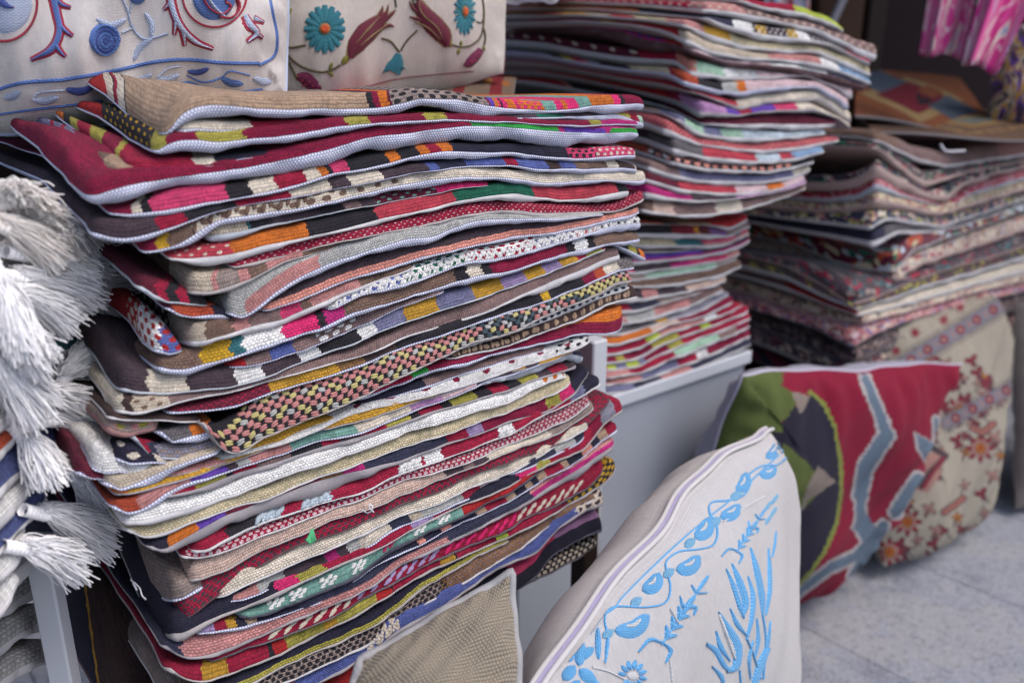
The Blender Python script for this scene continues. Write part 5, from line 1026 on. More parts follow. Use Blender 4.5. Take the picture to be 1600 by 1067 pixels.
# ---- K3: big white cushion with sky-blue embroidery, front right
T3 = px_z(1216, 634, .600); L3 = px_z(806, 1082, .590)
R3 = T3 * [1, 1, 0] + np.array([.012, -.02, .025]); Lb = L3 * [1, 1, 0] + np.array([.012, -.02, .025])
K3 = Pillow('embroidered_cushion', 'large white cushion with sky-blue embroidered tulips, standing on the floor in front', L3, T3, R3, Lb, .085, .100, 5.0, n=130, pin=-.05, q=.44, p=2.6, rnd=.34, wob=.004, face_mat=linen_w, back_mat=fabric_mat('cotton_ivory', (.60, .55, .53), .0009, .15, 2.0), seam_mat=None, wrk=.0014, thick_bias=.0)

K3.off0 = .0006
t_ = np.linspace(-1, 1, 140)
# open zip band along the upper seam
lip = K3.S(t_, 1 + 0 * t_, 0); nrm = K3.n
V = []; 
for k, (a, b) in enumerate(((-.0030, .004), (.0005, .0052), (.0035, .004))):
    V.append(lip + nrm * a + np.array([0, 0, 1.0]) * b * (1 + .25 * wave(t_ * 3, 5 + k))[:, None])
Vv = np.stack(V, 1).reshape(-1, 3); mesh_obj('zip_band', Vv - K3.base, grid_faces(len(t_), 3), plain('lilac_zip', (.40, .36, .52), .8), K3.root)
for dz, m, r_ in ((-.0042, linen, .0022), (.0042, linen_w, .0024)):
    V, F = tubes_vf([lip + nrm * dz + np.array([0, 0, .0045])], r_, 6); mesh_obj('seam_lip', V - K3.base, F, m, K3.root)
sb, sw, s2 = [], [], []
K3.ribbon(sb, [(1228, 700), (1212, 715), (1180, 745), (1140, 782), (1080, 830), (1020, 885), (975, 930), (955, 953), (905, 977)], 3)
# scrolling vine with pods
vine = [(945, 1035), (950, 1000), (945, 965), (960, 948), (1010, 948), (1040, 940), (1047, 915), (1040, 880), (1060, 862), (1090, 858), (1115, 850), (1120, 825), (1108, 800), (1112, 785), (1135, 782), (1160, 775), (1172, 755), (1170, 742), (1190, 728), (1215, 726), (1228, 715)]
K3.ribbon(sb, vine, 3.5)
for a, b, w_ in (((960, 985), (1013, 960), 30), ((1003, 922), (1030, 895), 28), ((1056, 890), (1092, 868), 28), ((1085, 840), (1108, 808), 28), ((1125, 806), (1155, 788), 24), ((1150, 768), (1165, 738), 22), ((1186, 740), (1212, 730), 20), ((1196, 715), (1215, 690), 18)):
    leaf(K3, sb, a, b, w_, .18); leaf(K3, sw, np.array(a) * .7 + np.array(b) * .3, np.array(b) * .75 + np.array(a) * .25, w_ * .32, .18, off=.0013)
for p_ in ((994, 940), (1078, 848), (1150, 775), (950, 990), (1045, 895), (1118, 815)): leaf(K3, s2, (p_[0] - 9, p_[1] + 6), (p_[0] + 8, p_[1] - 6), 16)
for a, b, w_ in (((1122, 958), (1148, 1030), 5), ((1046, 950), (1060, 975), 4)): leaf(K3, sw, a, b, w_, off=.0012)
# corner palmette
for a, b, w_ in (((905, 1040), (908, 1000), 20), ((900, 1030), (928, 1012), 18), ((898, 1040), (880, 1062), 22), ((905, 1045), (930, 1066), 22), ((935, 1030), (934, 980), 11), ((946, 1026), (950, 990), 6), ((888, 1034), (895, 1012), 16), ((905, 1062), (890, 1085), 20), ((926, 1060), (936, 1080), 16)): leaf(K3, sb, a, b, w_)
K3.ribbon(sw, [(925, 1042), (950, 1048), (975, 1060)], 3); 
# daisy
for k in range(11):
    a = math.pi * (1.05 + k * .17); leaf(K3, sb, (988 + 10 * math.cos(a), 1055 + 9 * math.sin(a)), (988 + 23 * math.cos(a), 1055 + 25 * math.sin(a)), 8)
leaf(K3, sw, (980, 1056), (997, 1056), 16)
# arrow-like sprays
def spray(cx, cy, sc, ang):
    c_, s_ = math.cos(ang), math.sin(ang); f = lambda x, y: (cx + sc * (x * c_ - y * s_), cy + sc * (x * s_ + y * c_))
    K3.ribbon(sb, [f(0, 70), f(-22, 78), f(-28, 108)], [5 * sc, 9 * sc, 3 * sc]); K3.ribbon(sb, [f(0, 70), f(20, 74), f(24, 98)], [5 * sc, 9 * sc, 3 * sc])
    K3.ribbon(sb, [f(0, 75), f(0, 45), f(2, 10), f(2, -70)], 3 * sc)
    for yy in (62, 42, 20): leaf(K3, sb, f(1, yy), f(-13, yy - 22), 9 * sc, .1); leaf(K3, sb, f(1, yy), f(15, yy - 18), 9 * sc, -.1)
    K3.ribbon(sb, [f(-20, -18), f(-4, -6), f(14, -16), f(20, -2)], [2 * sc, 9 * sc, 9 * sc, 2 * sc]); leaf(K3, sb, f(2, 10), f(2, -34), 12 * sc); K3.ribbon(sb, [f(-14, -46), f(2, -40), f(18, -50)], [2, 7 * sc, 2]); leaf(K3, sb, f(2, -40), f(3, -78), 8 * sc)
spray(1068, 953, .86, R(33)); spray(1172, 828, .55, R(33))
K3.ribbon(sw, [(1046, 1030), (1050, 1070)], 3); K3.ribbon(sw, [(1130, 815), (1168, 790), (1195, 775)], 3)
# tulip bouquet on the right
for pts, w_ in (([(1122, 955), (1140, 985), (1152, 1010), (1150, 1040), (1135, 1048)], [2, 14, 18, 14, 6]), ([(1118, 985), (1126, 1010), (1140, 1032)], [2, 10, 3]), ([(1103, 1005), (1118, 1016), (1134, 1042), (1150, 1046)], [6, 11, 9, 3]), ([(1112, 1040), (1126, 1055), (1132, 1075)], [3, 9, 3]),
                ([(1140, 950), (1152, 975), (1166, 992)], [2, 9, 3]), ([(1143, 880), (1156, 910), (1165, 940), (1160, 962)], [2, 13, 13, 4]), ([(1134, 888), (1146, 916), (1156, 948), (1162, 965)], [2, 8, 8, 3]), ([(1168, 900), (1176, 930), (1174, 965), (1166, 998)], [2, 8, 7, 3]), ([(1172, 855), (1182, 890), (1190, 930), (1191, 960)], [2, 11, 12, 3]), ([(1200, 856), (1202, 890), (1202, 925), (1196, 960)], [2, 7, 7, 3]), ([(1155, 1046), (1158, 1080)], 3), ([(1182, 965), (1184, 1000), (1178, 1030)], [2, 7, 2]), ([(1176, 1000), (1170, 1030), (1172, 1060)], [2, 6, 2]), ([(1203, 970), (1200, 1000), (1194, 1030)], [2, 5, 2]), ([(1212, 830), (1210, 850), (1206, 870)], [2, 4, 2]), ([(1166, 996), (1176, 1020), (1188, 1060)], 3), ([(1191, 960), (1196, 1000), (1192, 1060)], 3), ([(1200, 1010), (1188, 1040), (1176, 1075)], [10, 16, 10])): K3.ribbon(sb, pts, w_)
for pts in ([(1132, 990), (1140, 1002), (1146, 1020)],): K3.ribbon(sw, pts, 3.0, off=.0016)
for p_ in ((1200, 790), (1208, 800), (1200, 812), (1210, 780)): leaf(K3, s2, (p_[0] - 5, p_[1] + 8), (p_[0] + 5, p_[1] - 8), 6)
K3.emb('embroidery_sky_blue', sb, TH['skyb']); K3.emb('embroidery_white', sw, TH['white']); K3.emb('embroidery_light_blue', s2, TH['sky2'])

# ---- point-in-shape helpers for woven patterns
def inpoly(X, Y, poly):
    poly = np.array(poly, float); r = np.zeros(X.shape, bool); j = len(poly) - 1
    for i in range(len(poly)):
        xi, yi = poly[i]; xj, yj = poly[j]
        c = ((yi > Y) != (yj > Y)) & (X < (xj - xi) * (Y - yi) / (yj - yi + 1e-9) + xi); r ^= c; j = i
    return r
def near(X, Y, pts, w_):
    pts = np.array(pts, float); d = np.full(X.shape, 1e9)
    for a, b in zip(pts[:-1], pts[1:]):
        ab = b - a; t = np.clip(((X - a[0]) * ab[0] + (Y - a[1]) * ab[1]) / (ab @ ab + 1e-9), 0, 1); d = np.minimum(d, np.hypot(X - a[0] - t * ab[0], Y - a[1] - t * ab[1]))
    return d < w_
KW = dict(weave=.0022, amt=.30, wr=.8)
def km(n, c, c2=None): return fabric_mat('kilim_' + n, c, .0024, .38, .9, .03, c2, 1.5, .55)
# ---- K4: red kilim cushion
a4, b4, c4 = px_z(1150, 578, .57), px_z(1500, 562, .49), px_z(1336, 886, .02)
q4 = [a4, b4, c4, (c4 + (a4 - b4) * .95) * [1, 1, 0] + [0, 0, .02]]
polyN = [(1100, 700), (1215, 672), (1235, 640), (1270, 615), (1296, 640), (1312, 700), (1316, 760), (1306, 820), (1280, 880), (1225, 935), (1100, 990)]
limeline = [(1266, 613), (1288, 632), (1304, 668), (1313, 715), (1315, 765), (1308, 815), (1290, 860), (1262, 900), (1228, 930), (1200, 950)]
blueL = [[(1352, 592), (1378, 655), (1385, 680), (1352, 730), (1344, 775), (1345, 820), (1360, 850), (1345, 865), (1300, 885), (1260, 915), (1225, 945)]]
blueW = [6, 7, 9, 13, 7, 6, 13, 8, 6, 5, 5]
def cls4(X, Y, U, V):
    r = np.zeros(X.shape, int)
    # blue band of changing width with a white outline
    def band(extra):
        m = np.zeros(X.shape, bool); P_ = blueL[0]
        for i in range(len(P_) - 1): m |= near(X, Y, [P_[i], P_[i + 1]], (blueW[i] + blueW[i + 1]) / 2 + extra)
        m |= inpoly(X, Y, [(1352 - extra, 800), (1372 + extra, 828), (1366, 848 + extra), (1332 - extra, 825)])
        m |= inpoly(X, Y, [(1432 - extra, 678 - extra), (1462 + extra, 694), (1448, 725 + extra), (1436 - extra, 700)]) | near(X, Y, [(1463, 655), (1464, 692)], 3 + extra)
        m |= near(X, Y, [(1434, 748), (1412, 780), (1400, 800)], 9 + extra) | near(X, Y, [(1380, 822), (1366, 850), (1346, 880), (1334, 900)], 8 + extra) | near(X, Y, [(1366, 878), (1336, 902)], 6 + extra)
        return m
    r[band(4.6)] = 3; r[band(0)] = 2
    nv = inpoly(X, Y, polyN); r[nv] = 1
    g1 = inpoly(X, Y, [(1130, 560), (1200, 590), (1250, 618), (1232, 650), (1215, 662), (1205, 676), (1120, 700)]) | (X < 1222) & (Y < 676) & (Y + .0 * X < 676)
    r[g1] = 4
    r[inpoly(X, Y, [(1236, 612), (1268, 618), (1256, 640), (1250, 646)])] = 5
    r[inpoly(X, Y, [(1222, 690), (1262, 722), (1290, 758), (1255, 795), (1228, 810), (1200, 780)])] = 4; r[inpoly(X, Y, [(1278, 728), (1306, 752), (1262, 782), (1245, 812), (1262, 760)])] = 5
    r[inpoly(X, Y, [(1225, 868), (1252, 880), (1240, 902), (1225, 895)])] = 5
    r[near(X, Y, limeline, 3.2)] = 6
    return r
K4 = Pillow('kilim_cushion', 'crimson kilim cushion with blue zigzag, navy and green panels, leaning by the box', *q4, .095, .12, 3.3, q=.48, p=2.5, rnd=.08, wob=.006, quant=(.015, .009), n=80, nf=300, pin=.035, mats=[km('crimson', (.34, .016, .052)), km('navy', (.035, .03, .055)), km('blue', (.19, .26, .35)), km('white', (.60, .55, .55)), km('green', (.15, .19, .055)), km('taupe', (.36, .29, .25)), km('lime', (.32, .36, .08))],
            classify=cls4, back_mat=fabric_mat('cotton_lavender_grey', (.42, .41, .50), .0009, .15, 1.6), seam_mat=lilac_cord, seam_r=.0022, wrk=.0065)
# ---- K5: cream carpet cushion with flowers
q5 = [px_z(1368, 505, .50), px_z(1562, 438, .50), px_z(1530, 822, .02), px_z(1372, 905, .02)]
rs5 = random.Random(11)
fl5 = [(1345, 520, 0)] + [(rs5.uniform(1370, 1580), rs5.uniform(560, 880), rs5.randrange(5)) for _ in range(95)] + [(1418, 815, 9), (1532, 700, 9), (1500, 640, 9), (1390, 862, 9), (1445, 560, 9)]
def cls5(X, Y, U, V):
    r = np.zeros(X.shape, int)
    for cx, cy, k in fl5:
        dx, dy = X - cx, Y - cy; d = np.hypot(dx, dy); a = np.arctan2(dy, dx)
        if k == 9:
            rr_ = 22 * (.75 + .25 * np.cos(a * 8)); r[d < rr_ + 2] = 4; r[d < rr_] = 1; r[d < 13] = 3; r[d < 9] = 4; r[d < 7.5] = 2; r[d < 3] = 1
        else:
            rr_ = (7 + k) * (.65 + .35 * np.cos(a * (3 + k % 3) + k)); r[d < rr_ + 2.0] = 4; r[d < rr_] = [1, 3, 2, 1, 3][k]
            r[near(X, Y, [(cx, cy), (cx + 12 * math.cos(k * 2.1), cy + 14)], 1.1)] = 4
    # two slanting border bands
    for p0, p1, w_ in (((1385, 585), (1575, 470), 13), ((1480, 660), (1590, 600), 11)):
        m = near(X, Y, [p0, p1], w_); r[m] = 5; ab = np.array(p1) - np.array(p0); L = np.hypot(*ab); t = ((X - p0[0]) * ab[0] + (Y - p0[1]) * ab[1]) / L
        dd = ((X - p0[0]) * -ab[1] + (Y - p0[1]) * ab[0]) / L
        r[m & (np.hypot((t % 30) - 15, dd) < 7)] = 1; r[m & (np.hypot((t % 30) - 15, dd) < 2.5)] = 0; r[m & (np.abs((t % 30)) < 3) & (np.abs(dd) < 5)] = 3
        for e_ in (w_ - 2, w_ + 3): r[near(X, Y, [p0, p1], e_ + 1.4) & ~near(X, Y, [p0, p1], e_)] = 4
    r[inpoly(X, Y, [(1430, 715), (1478, 700), (1470, 740), (1450, 770), (1430, 765)])] = 3
    r[near(X, Y, [(1440, 760), (1452, 740), (1478, 712), (1455, 698), (1430, 690)], 5)] = 4; r[near(X, Y, [(1444, 760), (1456, 740), (1474, 716)], 3)] = 1
    for pp in ([(1520, 668), (1536, 676), (1552, 662)], [(1475, 800), (1490, 790), (1505, 778)]): r[near(X, Y, pp, 6)] = 4; r[near(X, Y, pp, 4)] = 6
    up = (Y < 560 - .6 * (X - 1400)) & (r == 0)
    for cx, cy in ((1400, 548), (1430, 520), (1475, 500), (1500, 480), (1530, 460)):
        a = np.arctan2(Y - cy, X - cx); d = np.hypot(X - cx, Y - cy); r[up & (d < 9 * (.7 + .3 * np.cos(6 * a)))] = 1
    return r
K5 = Pillow('carpet_cushion', 'cream carpet cushion with small red and orange flowers, behind the crimson kilim cushion', *q5, .10, .09, 7.7, q=.45, rnd=.3, wob=.006, n=60, nf=300, pin=.02, mats=[km('cream', (.55, .49, .40)), km('crimson2', (.33, .03, .06)), km('orange', (.58, .20, .03)), km('rose', (.52, .28, .24)), km('outline', (.10, .07, .08)), km('greyblue', (.30, .28, .33)), km('salmon2', (.48, .18, .15))],
            classify=cls5, back_mat=fabric_mat('beige_backing', (.50, .42, .34)), seam_mat=None, wrk=.004)
# ---- K7: grey cushion at the right edge
K7 = Pillow('grey_cushion', 'plain grey-brown cushion cut off by the right edge of the picture', px_z(1583, 470, .48), px_z(1780, 440, .48), px_z(1790, 760, .02), px_z(1585, 800, .02), .06, .06, 2.2, n=50, pin=.03, face_mat=fabric_mat('grey_brown_cloth', (.17, .145, .14), .0014, .3), back_mat=linen, seam_mat=None)
# ---- K6: tan woven cushion, bottom centre
q6 = [px_s(560, 1035, .60), px_s(800, 893, .66), px_s(815, 1130, .60), px_s(520, 1190, .54)]
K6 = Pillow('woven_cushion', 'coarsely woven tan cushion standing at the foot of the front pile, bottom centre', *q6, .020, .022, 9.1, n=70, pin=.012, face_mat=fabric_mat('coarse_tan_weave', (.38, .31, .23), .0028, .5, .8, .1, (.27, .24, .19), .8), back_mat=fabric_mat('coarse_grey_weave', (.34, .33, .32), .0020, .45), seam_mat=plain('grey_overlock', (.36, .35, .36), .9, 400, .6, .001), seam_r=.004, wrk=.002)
# ---- striped silk cushion in the dark corner
def ikat_mat(name, cols, scale=(9, 2.2), base='magenta', warp=1.0):
    N = NT(name); uvv, u, v = N.uv()
    mp = N.new('ShaderNodeMapping'); N.put(mp.inputs['Vector'], uvv); mp.inputs['Scale'].default_value = (scale[0], scale[1], 1)
    no = N.new('ShaderNodeTexNoise'); N.l.new(mp.outputs[0], no.inputs['Vector']); no.inputs['Scale'].default_value = 3.0; no.inputs['Detail'].default_value = 2; no.inputs['Distortion'].default_value = .8
    edge = N.noise(uvv, 500, 1, .5, (1, .02, 1))
    f = N.math('ADD', no.outputs[0], N.math('MULTIPLY', N.math('SUBTRACT', edge, .5), .10 * warp))
    N.put(N.b.inputs['Base Color'], N.ramp(f, cols)); N.b.inputs['Roughness'].default_value = .45; N.b.inputs['Sheen Weight'].default_value = .3; N.bump(N.noise(uvv, 300, 2, .5, (1, .1, 1)), .0005, .6)
    return N.m
K8 = Pillow('silk_cushion', 'purple and gold ikat silk cushion in the dark corner, far right', px_s(1548, 60, 1.95), px_s(1720, -20, 1.9), px_s(1720, 205, 1.9), px_s(1540, 200, 1.95), .08, .06, 1.1, n=50, face_mat=ikat_mat('ikat_purple_gold', [(0, 'plum'), (.42, 'violet'), (.47, 'gold'), (.52, 'cream'), (.55, 'plum'), (.62, 'sand')], (14, 3)), back_mat=linen)
# small plain cushion lying by the right-hand pile
K9 = Pillow('white_cushion', 'folded white cotton cushion cover lying beyond the right-hand pile, right edge', px_z(1560, 402, .50), px_z(1680, 395, .50), px_z(1680, 440, .47), px_z(1550, 425, .47), .02, .02, 3.1, n=30, face_mat=linen_w, back_mat=linen)

# ================================================================== HANGING IKAT SCARVES, ODDS AND ENDS
def hanging(label, L, Rr, s_, mat, seed):
    ys = np.linspace(0, 1, 24); t = np.linspace(0, 1, 30)
    G = []
    for i, a in enumerate(t):
        for b in ys:
            x = (L[0] + (L[2] - L[0]) * b) * (1 - a) + (Rr[0] + (Rr[2] - Rr[0]) * b) * a; y = (L[1] + (L[3] - L[1]) * b) * (1 - a) + (Rr[1] + (Rr[3] - Rr[1]) * b) * a
            G.append(px_s(x, y + 4 * math.sin(a * 7 + seed) * b, s_ + .016 * math.sin(a * 9 + seed + b) + .01 * math.sin(a * 17)))
    G = np.array(G).reshape(30, 24, 3); n_ = px_s(1500, 60, 1) - EYE; n_ /= np.linalg.norm(n_)
    B = G + n_ * .002
    root = thing('ikat_scarf', label, 'scarf', group='ikat scarves hanging at the upper right'); b0 = G[0, 0]; root.location = Vector(b0)
    uv = np.stack(np.meshgrid(np.linspace(0, .22, 30), np.linspace(0, .5, 24), indexing='ij'), -1).reshape(-1, 2)
    F = grid_faces(30, 24); nb = 30 * 24
    ring = [i * 24 for i in range(30)] + [29 * 24 + j for j in range(1, 24)] + [i * 24 + 23 for i in range(28, -1, -1)] + [j for j in range(22, 0, -1)]
    S_ = np.array([(ring[k], ring[(k + 1) % len(ring)], ring[(k + 1) % len(ring)] + nb, ring[k] + nb) for k in range(len(ring))])
    mesh_obj('cloth', np.concatenate([G.reshape(-1, 3), B.reshape(-1, 3)]) - b0, np.concatenate([F[:, ::-1], F + nb, S_]), mat, root, np.concatenate([uv, uv]))
ik = [(0, 'magenta'), (.40, 'pink'), (.455, 'pinkwhite'), (.485, 'magenta'), (.56, 'pink'), (.60, 'cream'), (.63, 'sky'), (.70, 'blue')]
PAL['pk'] = (.55, .03, .22)
ik = [(0, 'pk'), (.30, 'orchid'), (.35, 'pk'), (.47, 'pinkwhite'), (.505, 'pk'), (.60, 'cream'), (.64, 'sky'), (.72, 'pk')]
hanging('pink and blue ikat scarf hanging at the upper right, the left one', (1475, -160, 1436, 84), (1560, -160, 1502, 92), 1.70, ikat_mat('ikat_pink_blue', ik, (7, 1.6)), 0.3)
hanging('pink and white ikat scarf hanging at the upper right, the right one', (1570, -160, 1502, 98), (1690, -160, 1556, 116), 1.62, ikat_mat('ikat_pink', ik, (5, 1.3)), 1.4)
hanging('faded blue and rose ikat scarf hanging behind the middle pile', (1190, -150, 1196, 40), (1268, -150, 1264, 40), 2.1, ikat_mat('ikat_faded', [(0, 'sky'), (.4, 'rose'), (.5, 'paleblue'), (.6, 'coral')], (9, 6)), 2.2)
# carpets in the corner behind the right-hand pile
def flat_cover(name, label, cat, quad, thick, classify, mats, n=90):
    q_ = [np.array(a, float) for a in quad]; t = np.linspace(0, 1, n); a, b = np.meshgrid(t, t, indexing='ij')
    P = (1 - a)[..., None] * (1 - b)[..., None] * q_[0] + a[..., None] * (1 - b)[..., None] * q_[1] + a[..., None] * b[..., None] * q_[2] + (1 - a)[..., None] * b[..., None] * q_[3]
    P[..., 2] += .008 * np.sin(a * 5 + 1) * np.sin(b * 4 + 2); tc = (t[1:] + t[:-1]) / 2; ac_, bc_ = np.meshgrid(tc, tc, indexing='ij'); mi = classify(ac_, bc_).ravel()
    root = thing(name, label, cat); root.location = Vector(q_[0])
    F = grid_faces(n, n); nb = n * n; Bt = P - np.array([0, 0, thick]); up = np.cross(q_[1] - q_[0], q_[3] - q_[0])[2] > 0
    mesh_obj('pile', P.reshape(-1, 3) - q_[0], F if up else F[:, ::-1], mats, root, np.stack([a.ravel() * .4, b.ravel() * .4], 1), mi)
    ring = [i * n for i in range(n)] + [(n - 1) * n + j for j in range(1, n)] + [i * n + n - 1 for i in range(n - 2, -1, -1)] + [j for j in range(n - 2, 0, -1)]
    S_ = np.array([(ring[k], ring[(k + 1) % len(ring)], ring[(k + 1) % len(ring)] + nb, ring[k] + nb) for k in range(len(ring))])
    mesh_obj('backing', np.concatenate([P.reshape(-1, 3), Bt.reshape(-1, 3)]) - q_[0], np.concatenate([S_, F + nb]), LIN['t'], root, np.tile(np.stack([a.ravel() * .4, b.ravel() * .4], 1), (2, 1)))
def cA(a, b):
    r = np.zeros(a.shape, int); d1 = np.abs(a - .45) + np.abs(b - .45); r[d1 < .42] = 1; r[d1 < .30] = 2; r[(np.abs(a - .75) + np.abs(b - .30)) < .20] = 3; r[(np.abs(a - .2) + np.abs(b - .75)) < .25] = 3; r[(np.abs(a - .62) + np.abs(b - .55)) < .12] = 0; r[np.hypot(a - .55, b - .38) < .05] = 4; r[(np.abs(a - .5) < .02) & (b < .5) & (b > .3)] = 4; return r
flat_cover('kilim_rug', 'orange, dark red and blue patterned kilim in the dark corner behind the brown cover', 'kilim', [px_s(1335, 185, 1.75), px_s(1560, 205, 1.85), px_s(1500, 122, 2.5), px_s(1340, 104, 2.45)], .006, cA, [km('russet', (.28, .09, .035)), km('ochre', (.38, .26, .12)), km('darkred', (.20, .012, .03)), km('steel', (.09, .12, .17)), km('blackish', (.03, .02, .03))])
# the brown motif on the topmost carpet cover
def cB(a, b):
    d = np.abs(a - .5) + np.abs(b - .5); z = (np.floor(a * 22) + np.floor(b * 16)) % 2
    r = np.zeros(a.shape, int); r[(d < .44) & (d > .34) & (z > 0)] = 1; r[(d < .22) & (d > .12)] = 1; r[d < .12] = 2; return r
flat_cover('brown_kilim', 'brown wool kilim with a faint gold diamond on top of the right-hand pile', 'kilim', [px_s(1366, 212, 1.68), px_s(1660, 214, 1.80), px_s(1700, 180, 2.15), px_s(1336, 160, 2.02)], .004, cB, [km('brownwool', (.20, .115, .075)), km('goldthread', (.40, .24, .09)), km('tealgrey', (.20, .22, .20))])
def cR(a, b):
    r = np.zeros(a.shape, int); r[(np.floor(a * 9) % 3) == 1] = 1; r[(a > .55) & (np.hypot((a * 12) % 2 - 1, (b * 5) % 2 - 1) < .5)] = 2; r[(a < .30)] = 3; return r
flat_cover('red_kilim', 'red and tan spotted kilim lying behind the topmost tan cover', 'kilim', [px_s(600, 150, .80), px_s(800, 166, .92), px_s(806, 122, 1.22), px_s(640, 128, 1.10)], .008, cR, [km('tanwool', (.30, .20, .14)), km('redwool', (.33, .02, .03)), km('orangespot', (.55, .2, .04)), km('taupewool', (.22, .17, .14))])
# little white tag and loose threads
tg = A_COV
def tie(name, label, pts, r_, mat, cat='thread'):
    P = [px_s(x, y, s_) for x, y, s_ in pts]; P = catmull(np.array(P), 30); V, F = tubes_vf([P], r_, 5); o = mesh_obj(name, V - P[0], F, mat); o.location = Vector(P[0]); tag(o, label, cat); return o
cott = plain('white_thread', (.70, .68, .72), .8)
tie('price_tag_string', 'small white plastic tag on the topmost brown cover of the right-hand pile', [(1470, 226, 1.58), (1475, 234, 1.575), (1482, 237, 1.57), (1508, 236, 1.57)], .0022, cott, 'tag')
tie('loose_thread', 'curly loose white thread on the big black-cornered cover at lower left', [(204, 905, .640), (210, 912, .636), (214, 922, .634), (207, 908, .636), (218, 918, .632), (222, 930, .630), (228, 936, .628)], .0005, cott)
tie('loose_thread', 'loose white thread hanging on the cream wool cover, centre of the front pile', [(566, 796, .705), (574, 801, .700), (582, 796, .698), (580, 788, .698), (576, 792, .697), (584, 800, .699)], .0006, cott)
gr = plain('green_yarn', (.10, .42, .20), .9)
P_ = []
for k in range(9):
    a = px_s(487 + (k % 3), 826, .662); b = px_s(478 + k * 1.9, 850 - abs(k - 4) * 1.5, .655); P_.append(a + (b - a) * np.linspace(0, 1, 7)[:, None] + np.array([0, 0, -.001]) * np.sin(np.linspace(0, 3, 7))[:, None])
V, F = tubes_vf(P_, .0006, 4); o = mesh_obj('yarn_tuft', V - P_[0][0], F, gr); o.location = Vector(P_[0][0]); tag(o, 'short green yarn tuft hanging from the crimson and charcoal tweedy cover', 'yarn')

# ================================================================== WHITE TASSELLED THROWS, LEFT
PAL['indigo'] = (.07, .09, .23)
DST = Stack((-.335, .25), az=0.0, depth=.28)
DL = [
 [(-160,330),(-60,318),(20,300),(60,296)],
 [(-160,390),(-60,372),(20,352),(84,344)],
 [(-160,440),(-60,412),(20,388),(100,380)],
 [(-160,490),(-60,456),(20,434),(100,424)],
 [(-160,560),(-60,516),(20,480),(110,455)],
 [(-160,640),(-60,580),(20,534),(90,500),(128,486)],
 [(-160,700),(-60,638),(10,590),(80,540),(140,506)],
 [(-160,760),(-60,690),(0,640),(70,590),(128,560)],
 [(-160,800),(-60,730),(0,684),(60,632),(112,596)],
 [(-160,860),(-60,780),(0,728),(60,675),(110,640)],
 [(-160,920),(-60,840),(0,790),(60,735),(112,690)],
 [(-160,980),(-60,890),(0,838),(50,780),(90,730)],
 [(-160,1040),(-60,940),(0,878),(40,830),(78,790)],
 [(-160,1100),(-60,1000),(0,930),(26,895),(52,858)],
 [(-160,1150),(-60,1060),(-10,990),(16,950),(36,905)],
]
white_cord = dict(weave=(.0016, .0030, 0.0), fuzz=0)
for i in range(1, len(DL)):
    Lp, Lc = np.array(DL[i - 1], float), np.array(DL[i], float)
    xs = np.linspace(Lc[0, 0], Lc[-1, 0], 9); yb = np.interp(xs, Lc[:, 0], Lc[:, 1]); yt = np.minimum(np.interp(xs, Lp[:, 0], Lp[:, 1]), yb - 8)
    ys = yt + (yb - yt) * (.42 if i % 2 else .55)
    col = ['white', 'white', 'white', 'white', 'white', 'indigo', 'white', 'petrol', 'white', 'rust', 'indigo', 'white', 'indigo', 'white', 'white'][i]
    words = ['', 'topmost', 'second', 'third', 'fourth', 'fifth', 'blue-edged', 'white, above the petrol striped one,', 'petrol blue striped', 'white, above the russet striped one,', 'russet striped', 'slate-blue striped', 'white, between two slate-blue striped ones,', 'lower slate-blue striped', 'lowest'][i]
    root_inf = build_cover(DST, 500 + i, f'{words} folded white throw with tassels, left edge pile', 'folded tasselled throws at the left edge', np.stack([xs, yt, ys, yb], 1), [(300, col)], lin='p', o=0, kd=0, nx=60, wav=.002, name='folded_throw', **white_cord)
    root_inf['root']['category'] = 'throw'
fr_m = [plain('tassel_cotton_%s' % n_, c_, .85, 300, .08, .0003, .2) for n_, c_ in (('ivory', (.90, .85, .81)), ('white', (.92, .91, .93)), ('bluish', (.84, .84, .90)))]
TASS = [((26,306),(18,262),(104,330),0),((58,352),(60,300),(104,372),0),((2,345),(78,350),(76,388),0),((45,392),(128,398),(130,425),1),((30,425),(132,430),(130,455),1),((10,452),(102,450),(92,490),1),((-5,500),(60,508),(48,560),1),((5,440),(20,520),(65,540),1),
        ((112,455),(186,408),(182,478),2),((128,440),(160,330),(150,420),2),((186,440),(222,404),(215,480),2),((92,330),(145,322),(128,420),2),((100,585),(150,508),(158,562),1),((60,610),(120,596),(142,640),1),((78,650),(172,640),(168,690),1),((42,684),(96,700),(60,735),1),
        ((108,700),(165,676),(140,742),2),((118,740),(150,700),(160,800),2),((66,796),(160,790),(158,850),1),((40,850),(116,838),(112,886),1),((-10,560),(70,590),(40,640),1),((-5,300),(20,270),(60,300),0),((20,370),(70,330),(105,345),0)]
rt_ = np.random.RandomState(3)
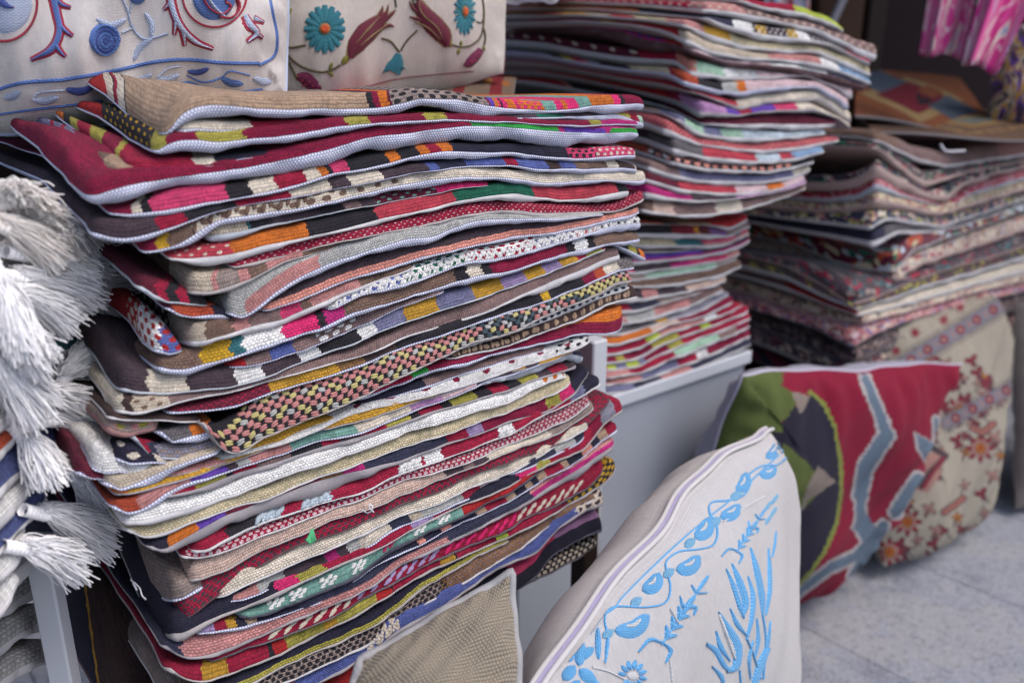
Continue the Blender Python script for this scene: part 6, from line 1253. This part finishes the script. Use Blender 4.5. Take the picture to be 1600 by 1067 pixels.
TLAB = ['big ivory tassel fanned upwards, topmost at the left edge', 'short ivory tassel pointing right, just under the topmost big fan', 'wide ivory tassel cut by the left edge, below the topmost fan', 'long white tassel pointing straight right towards the front pile', 'thick white tassel beneath the long straight one',
 'broad white tassel drooping, upper middle of the throws', 'white tassel cut by the left edge, pointing down, middle of the throws', 'white tassel cut by the left edge, hanging steeply over the broad drooping one', 'thin wispy tassel reaching to the dark brown cover corner', 'grey-white tassel rising steeply behind the big white ones', 'loose stringy tassel splayed against the front pile, furthest right',
 'grey-white tassel tucked between the topmost throws and the front pile', 'full round white tassel beside the dark brown cover corner', 'white tassel pointing down right under the full round one', 'long white tassel touching the cream and black zigzag cover', 'short white tassel hanging over the petrol striped throw',
 'feathery tassel next to the white canvas-woven cover', 'feathery tassel hanging down by the wine tufted cover', 'large white tassel fanned right, second from the bottom', 'lowest white tassel, right above the table leg', 'white tassel on the blue-edged throw, left edge', 'ivory tassel at the upper left edge, pointing up', 'ivory tassel pointing up right, in front of the burgundy cover']
for k, (rt0, ta, tb, mi) in enumerate(TASS):
    n = 700 if k not in (10,) else 90
    xr = -.333 + (.012 if k < 8 else .004)
    r0 = px_plane(rt0[0], rt0[1], np.array([xr, 0, 0]), np.array([1.0, 0, 0])); a = px_plane(ta[0], ta[1], np.array([xr + .012, 0, 0]), np.array([1.0, 0, 0])); b = px_plane(tb[0], tb[1], np.array([xr + .012, 0, 0]), np.array([1.0, 0, 0]))
    f = rt_.rand(n); tip = a + (b - a) * f[:, None]
    d = tip - r0; ln = np.linalg.norm(d, axis=1).mean(); d = d / np.linalg.norm(d, axis=1, keepdims=True) * (.62 * np.linalg.norm(d, axis=1, keepdims=True) + .38 * ln)
    ln_s = 1 + rt_.uniform(-.03, .02, n) - .25 * (rt_.rand(n) < .05)
    q = np.linspace(0, 1, 9)[None, :, None]
    spread = rt_.normal(0, 1, (n, 3)) * np.array([.0055, .0014, .0014]); neck = rt_.normal(0, .0018, (n, 3))
    P = r0 + neck[:, None] * (1 - q * .5) + d[:, None] * ln_s[:, None, None] * q + spread[:, None] * (q ** 1.3)
    side = rt_.normal(0, .0021 if k != 10 else .006, (n, 1, 3)); P = P + side * np.sin(q * math.pi) + rt_.normal(0, .0009 if k != 10 else .0015, (n, 1, 3)) * np.sin(q * 7 + rt_.rand(n)[:, None, None] * 6); P[..., 2] -= (.006 + .013 * rt_.rand(n))[:, None] * q[..., 0] ** 2
    root = thing('tassel', TLAB[k], 'tassel', group='tassels on the throws'); root.location = Vector(r0)
    V, F = tubes_vf(P, .00054, 3); mesh_obj('fringe', V - r0, F, fr_m[mi], root)['kind'] = 'stuff'
    # bound neck
    dm = (tip.mean(0) - r0); dm /= np.linalg.norm(dm); qq = np.linspace(-.020, .010, 40); rad = .0036 + .0011 * np.abs(np.sin(qq * 900)) - .0012 * (qq > .004)
    V, F = tubes_vf([r0 + dm * qq[:, None] + np.array([0, 0, -.004])], rad[None], 10); mesh_obj('bound_neck', V - r0, F, fr_m[mi], root)
# white table whose leg shows under the throws
wt = thing('white_table', 'white metal table with a square leg, under the tasselled throws', 'table', (0, 0, 0))
la = px_plane(72, 905, np.array([-.37, 0, 0]), np.array([1.0, 0, 0]))
box_obj('leg', (la[0], la[1], la[2] / 2 + .01), (.0095, 0, 0), (0, .0075, 0), (0, 0, la[2] / 2 + .008), white_paint, wt, .0015)
box_obj('leg', (la[0] - .45, la[1], la[2] / 2 + .01), (.0095, 0, 0), (0, .0075, 0), (0, 0, la[2] / 2 + .008), white_paint, wt, .0015)
box_obj('leg', (la[0] - .45, la[1] - .36, la[2] / 2 + .01), (.0095, 0, 0), (0, .0075, 0), (0, 0, la[2] / 2 + .008), white_paint, wt, .0015)
box_obj('table_top', (la[0] - .23, la[1] - .17, la[2] + .026), (.235, 0, 0), (0, .19, 0), (0, 0, .006), white_paint, wt, .0015)
# fluffy throws on the floor shelf under that table
for i, yy in enumerate((930, 985, 1040)):
    xs = np.array([-160, -60, 0, 40, 78.0 + 8 * i]); yb = np.array([yy + 150, yy + 90, yy + 50, yy + 22, yy])
    inf = build_cover(Stack((-.40, .25), az=0.0, depth=.26), 540 + i, ['upper', 'middle', 'lower'][i] + ' grey-white fluffy throw under the white table, lower left corner', 'fluffy throws under the white table', np.stack([xs, yb - 54, yb - 24, yb], 1), [(300, 'grey')], lin='p', o=0, kd=0, nx=40, name='fluffy_throw', weave=(.006, .005, .5)); inf['root']['category'] = 'throw'
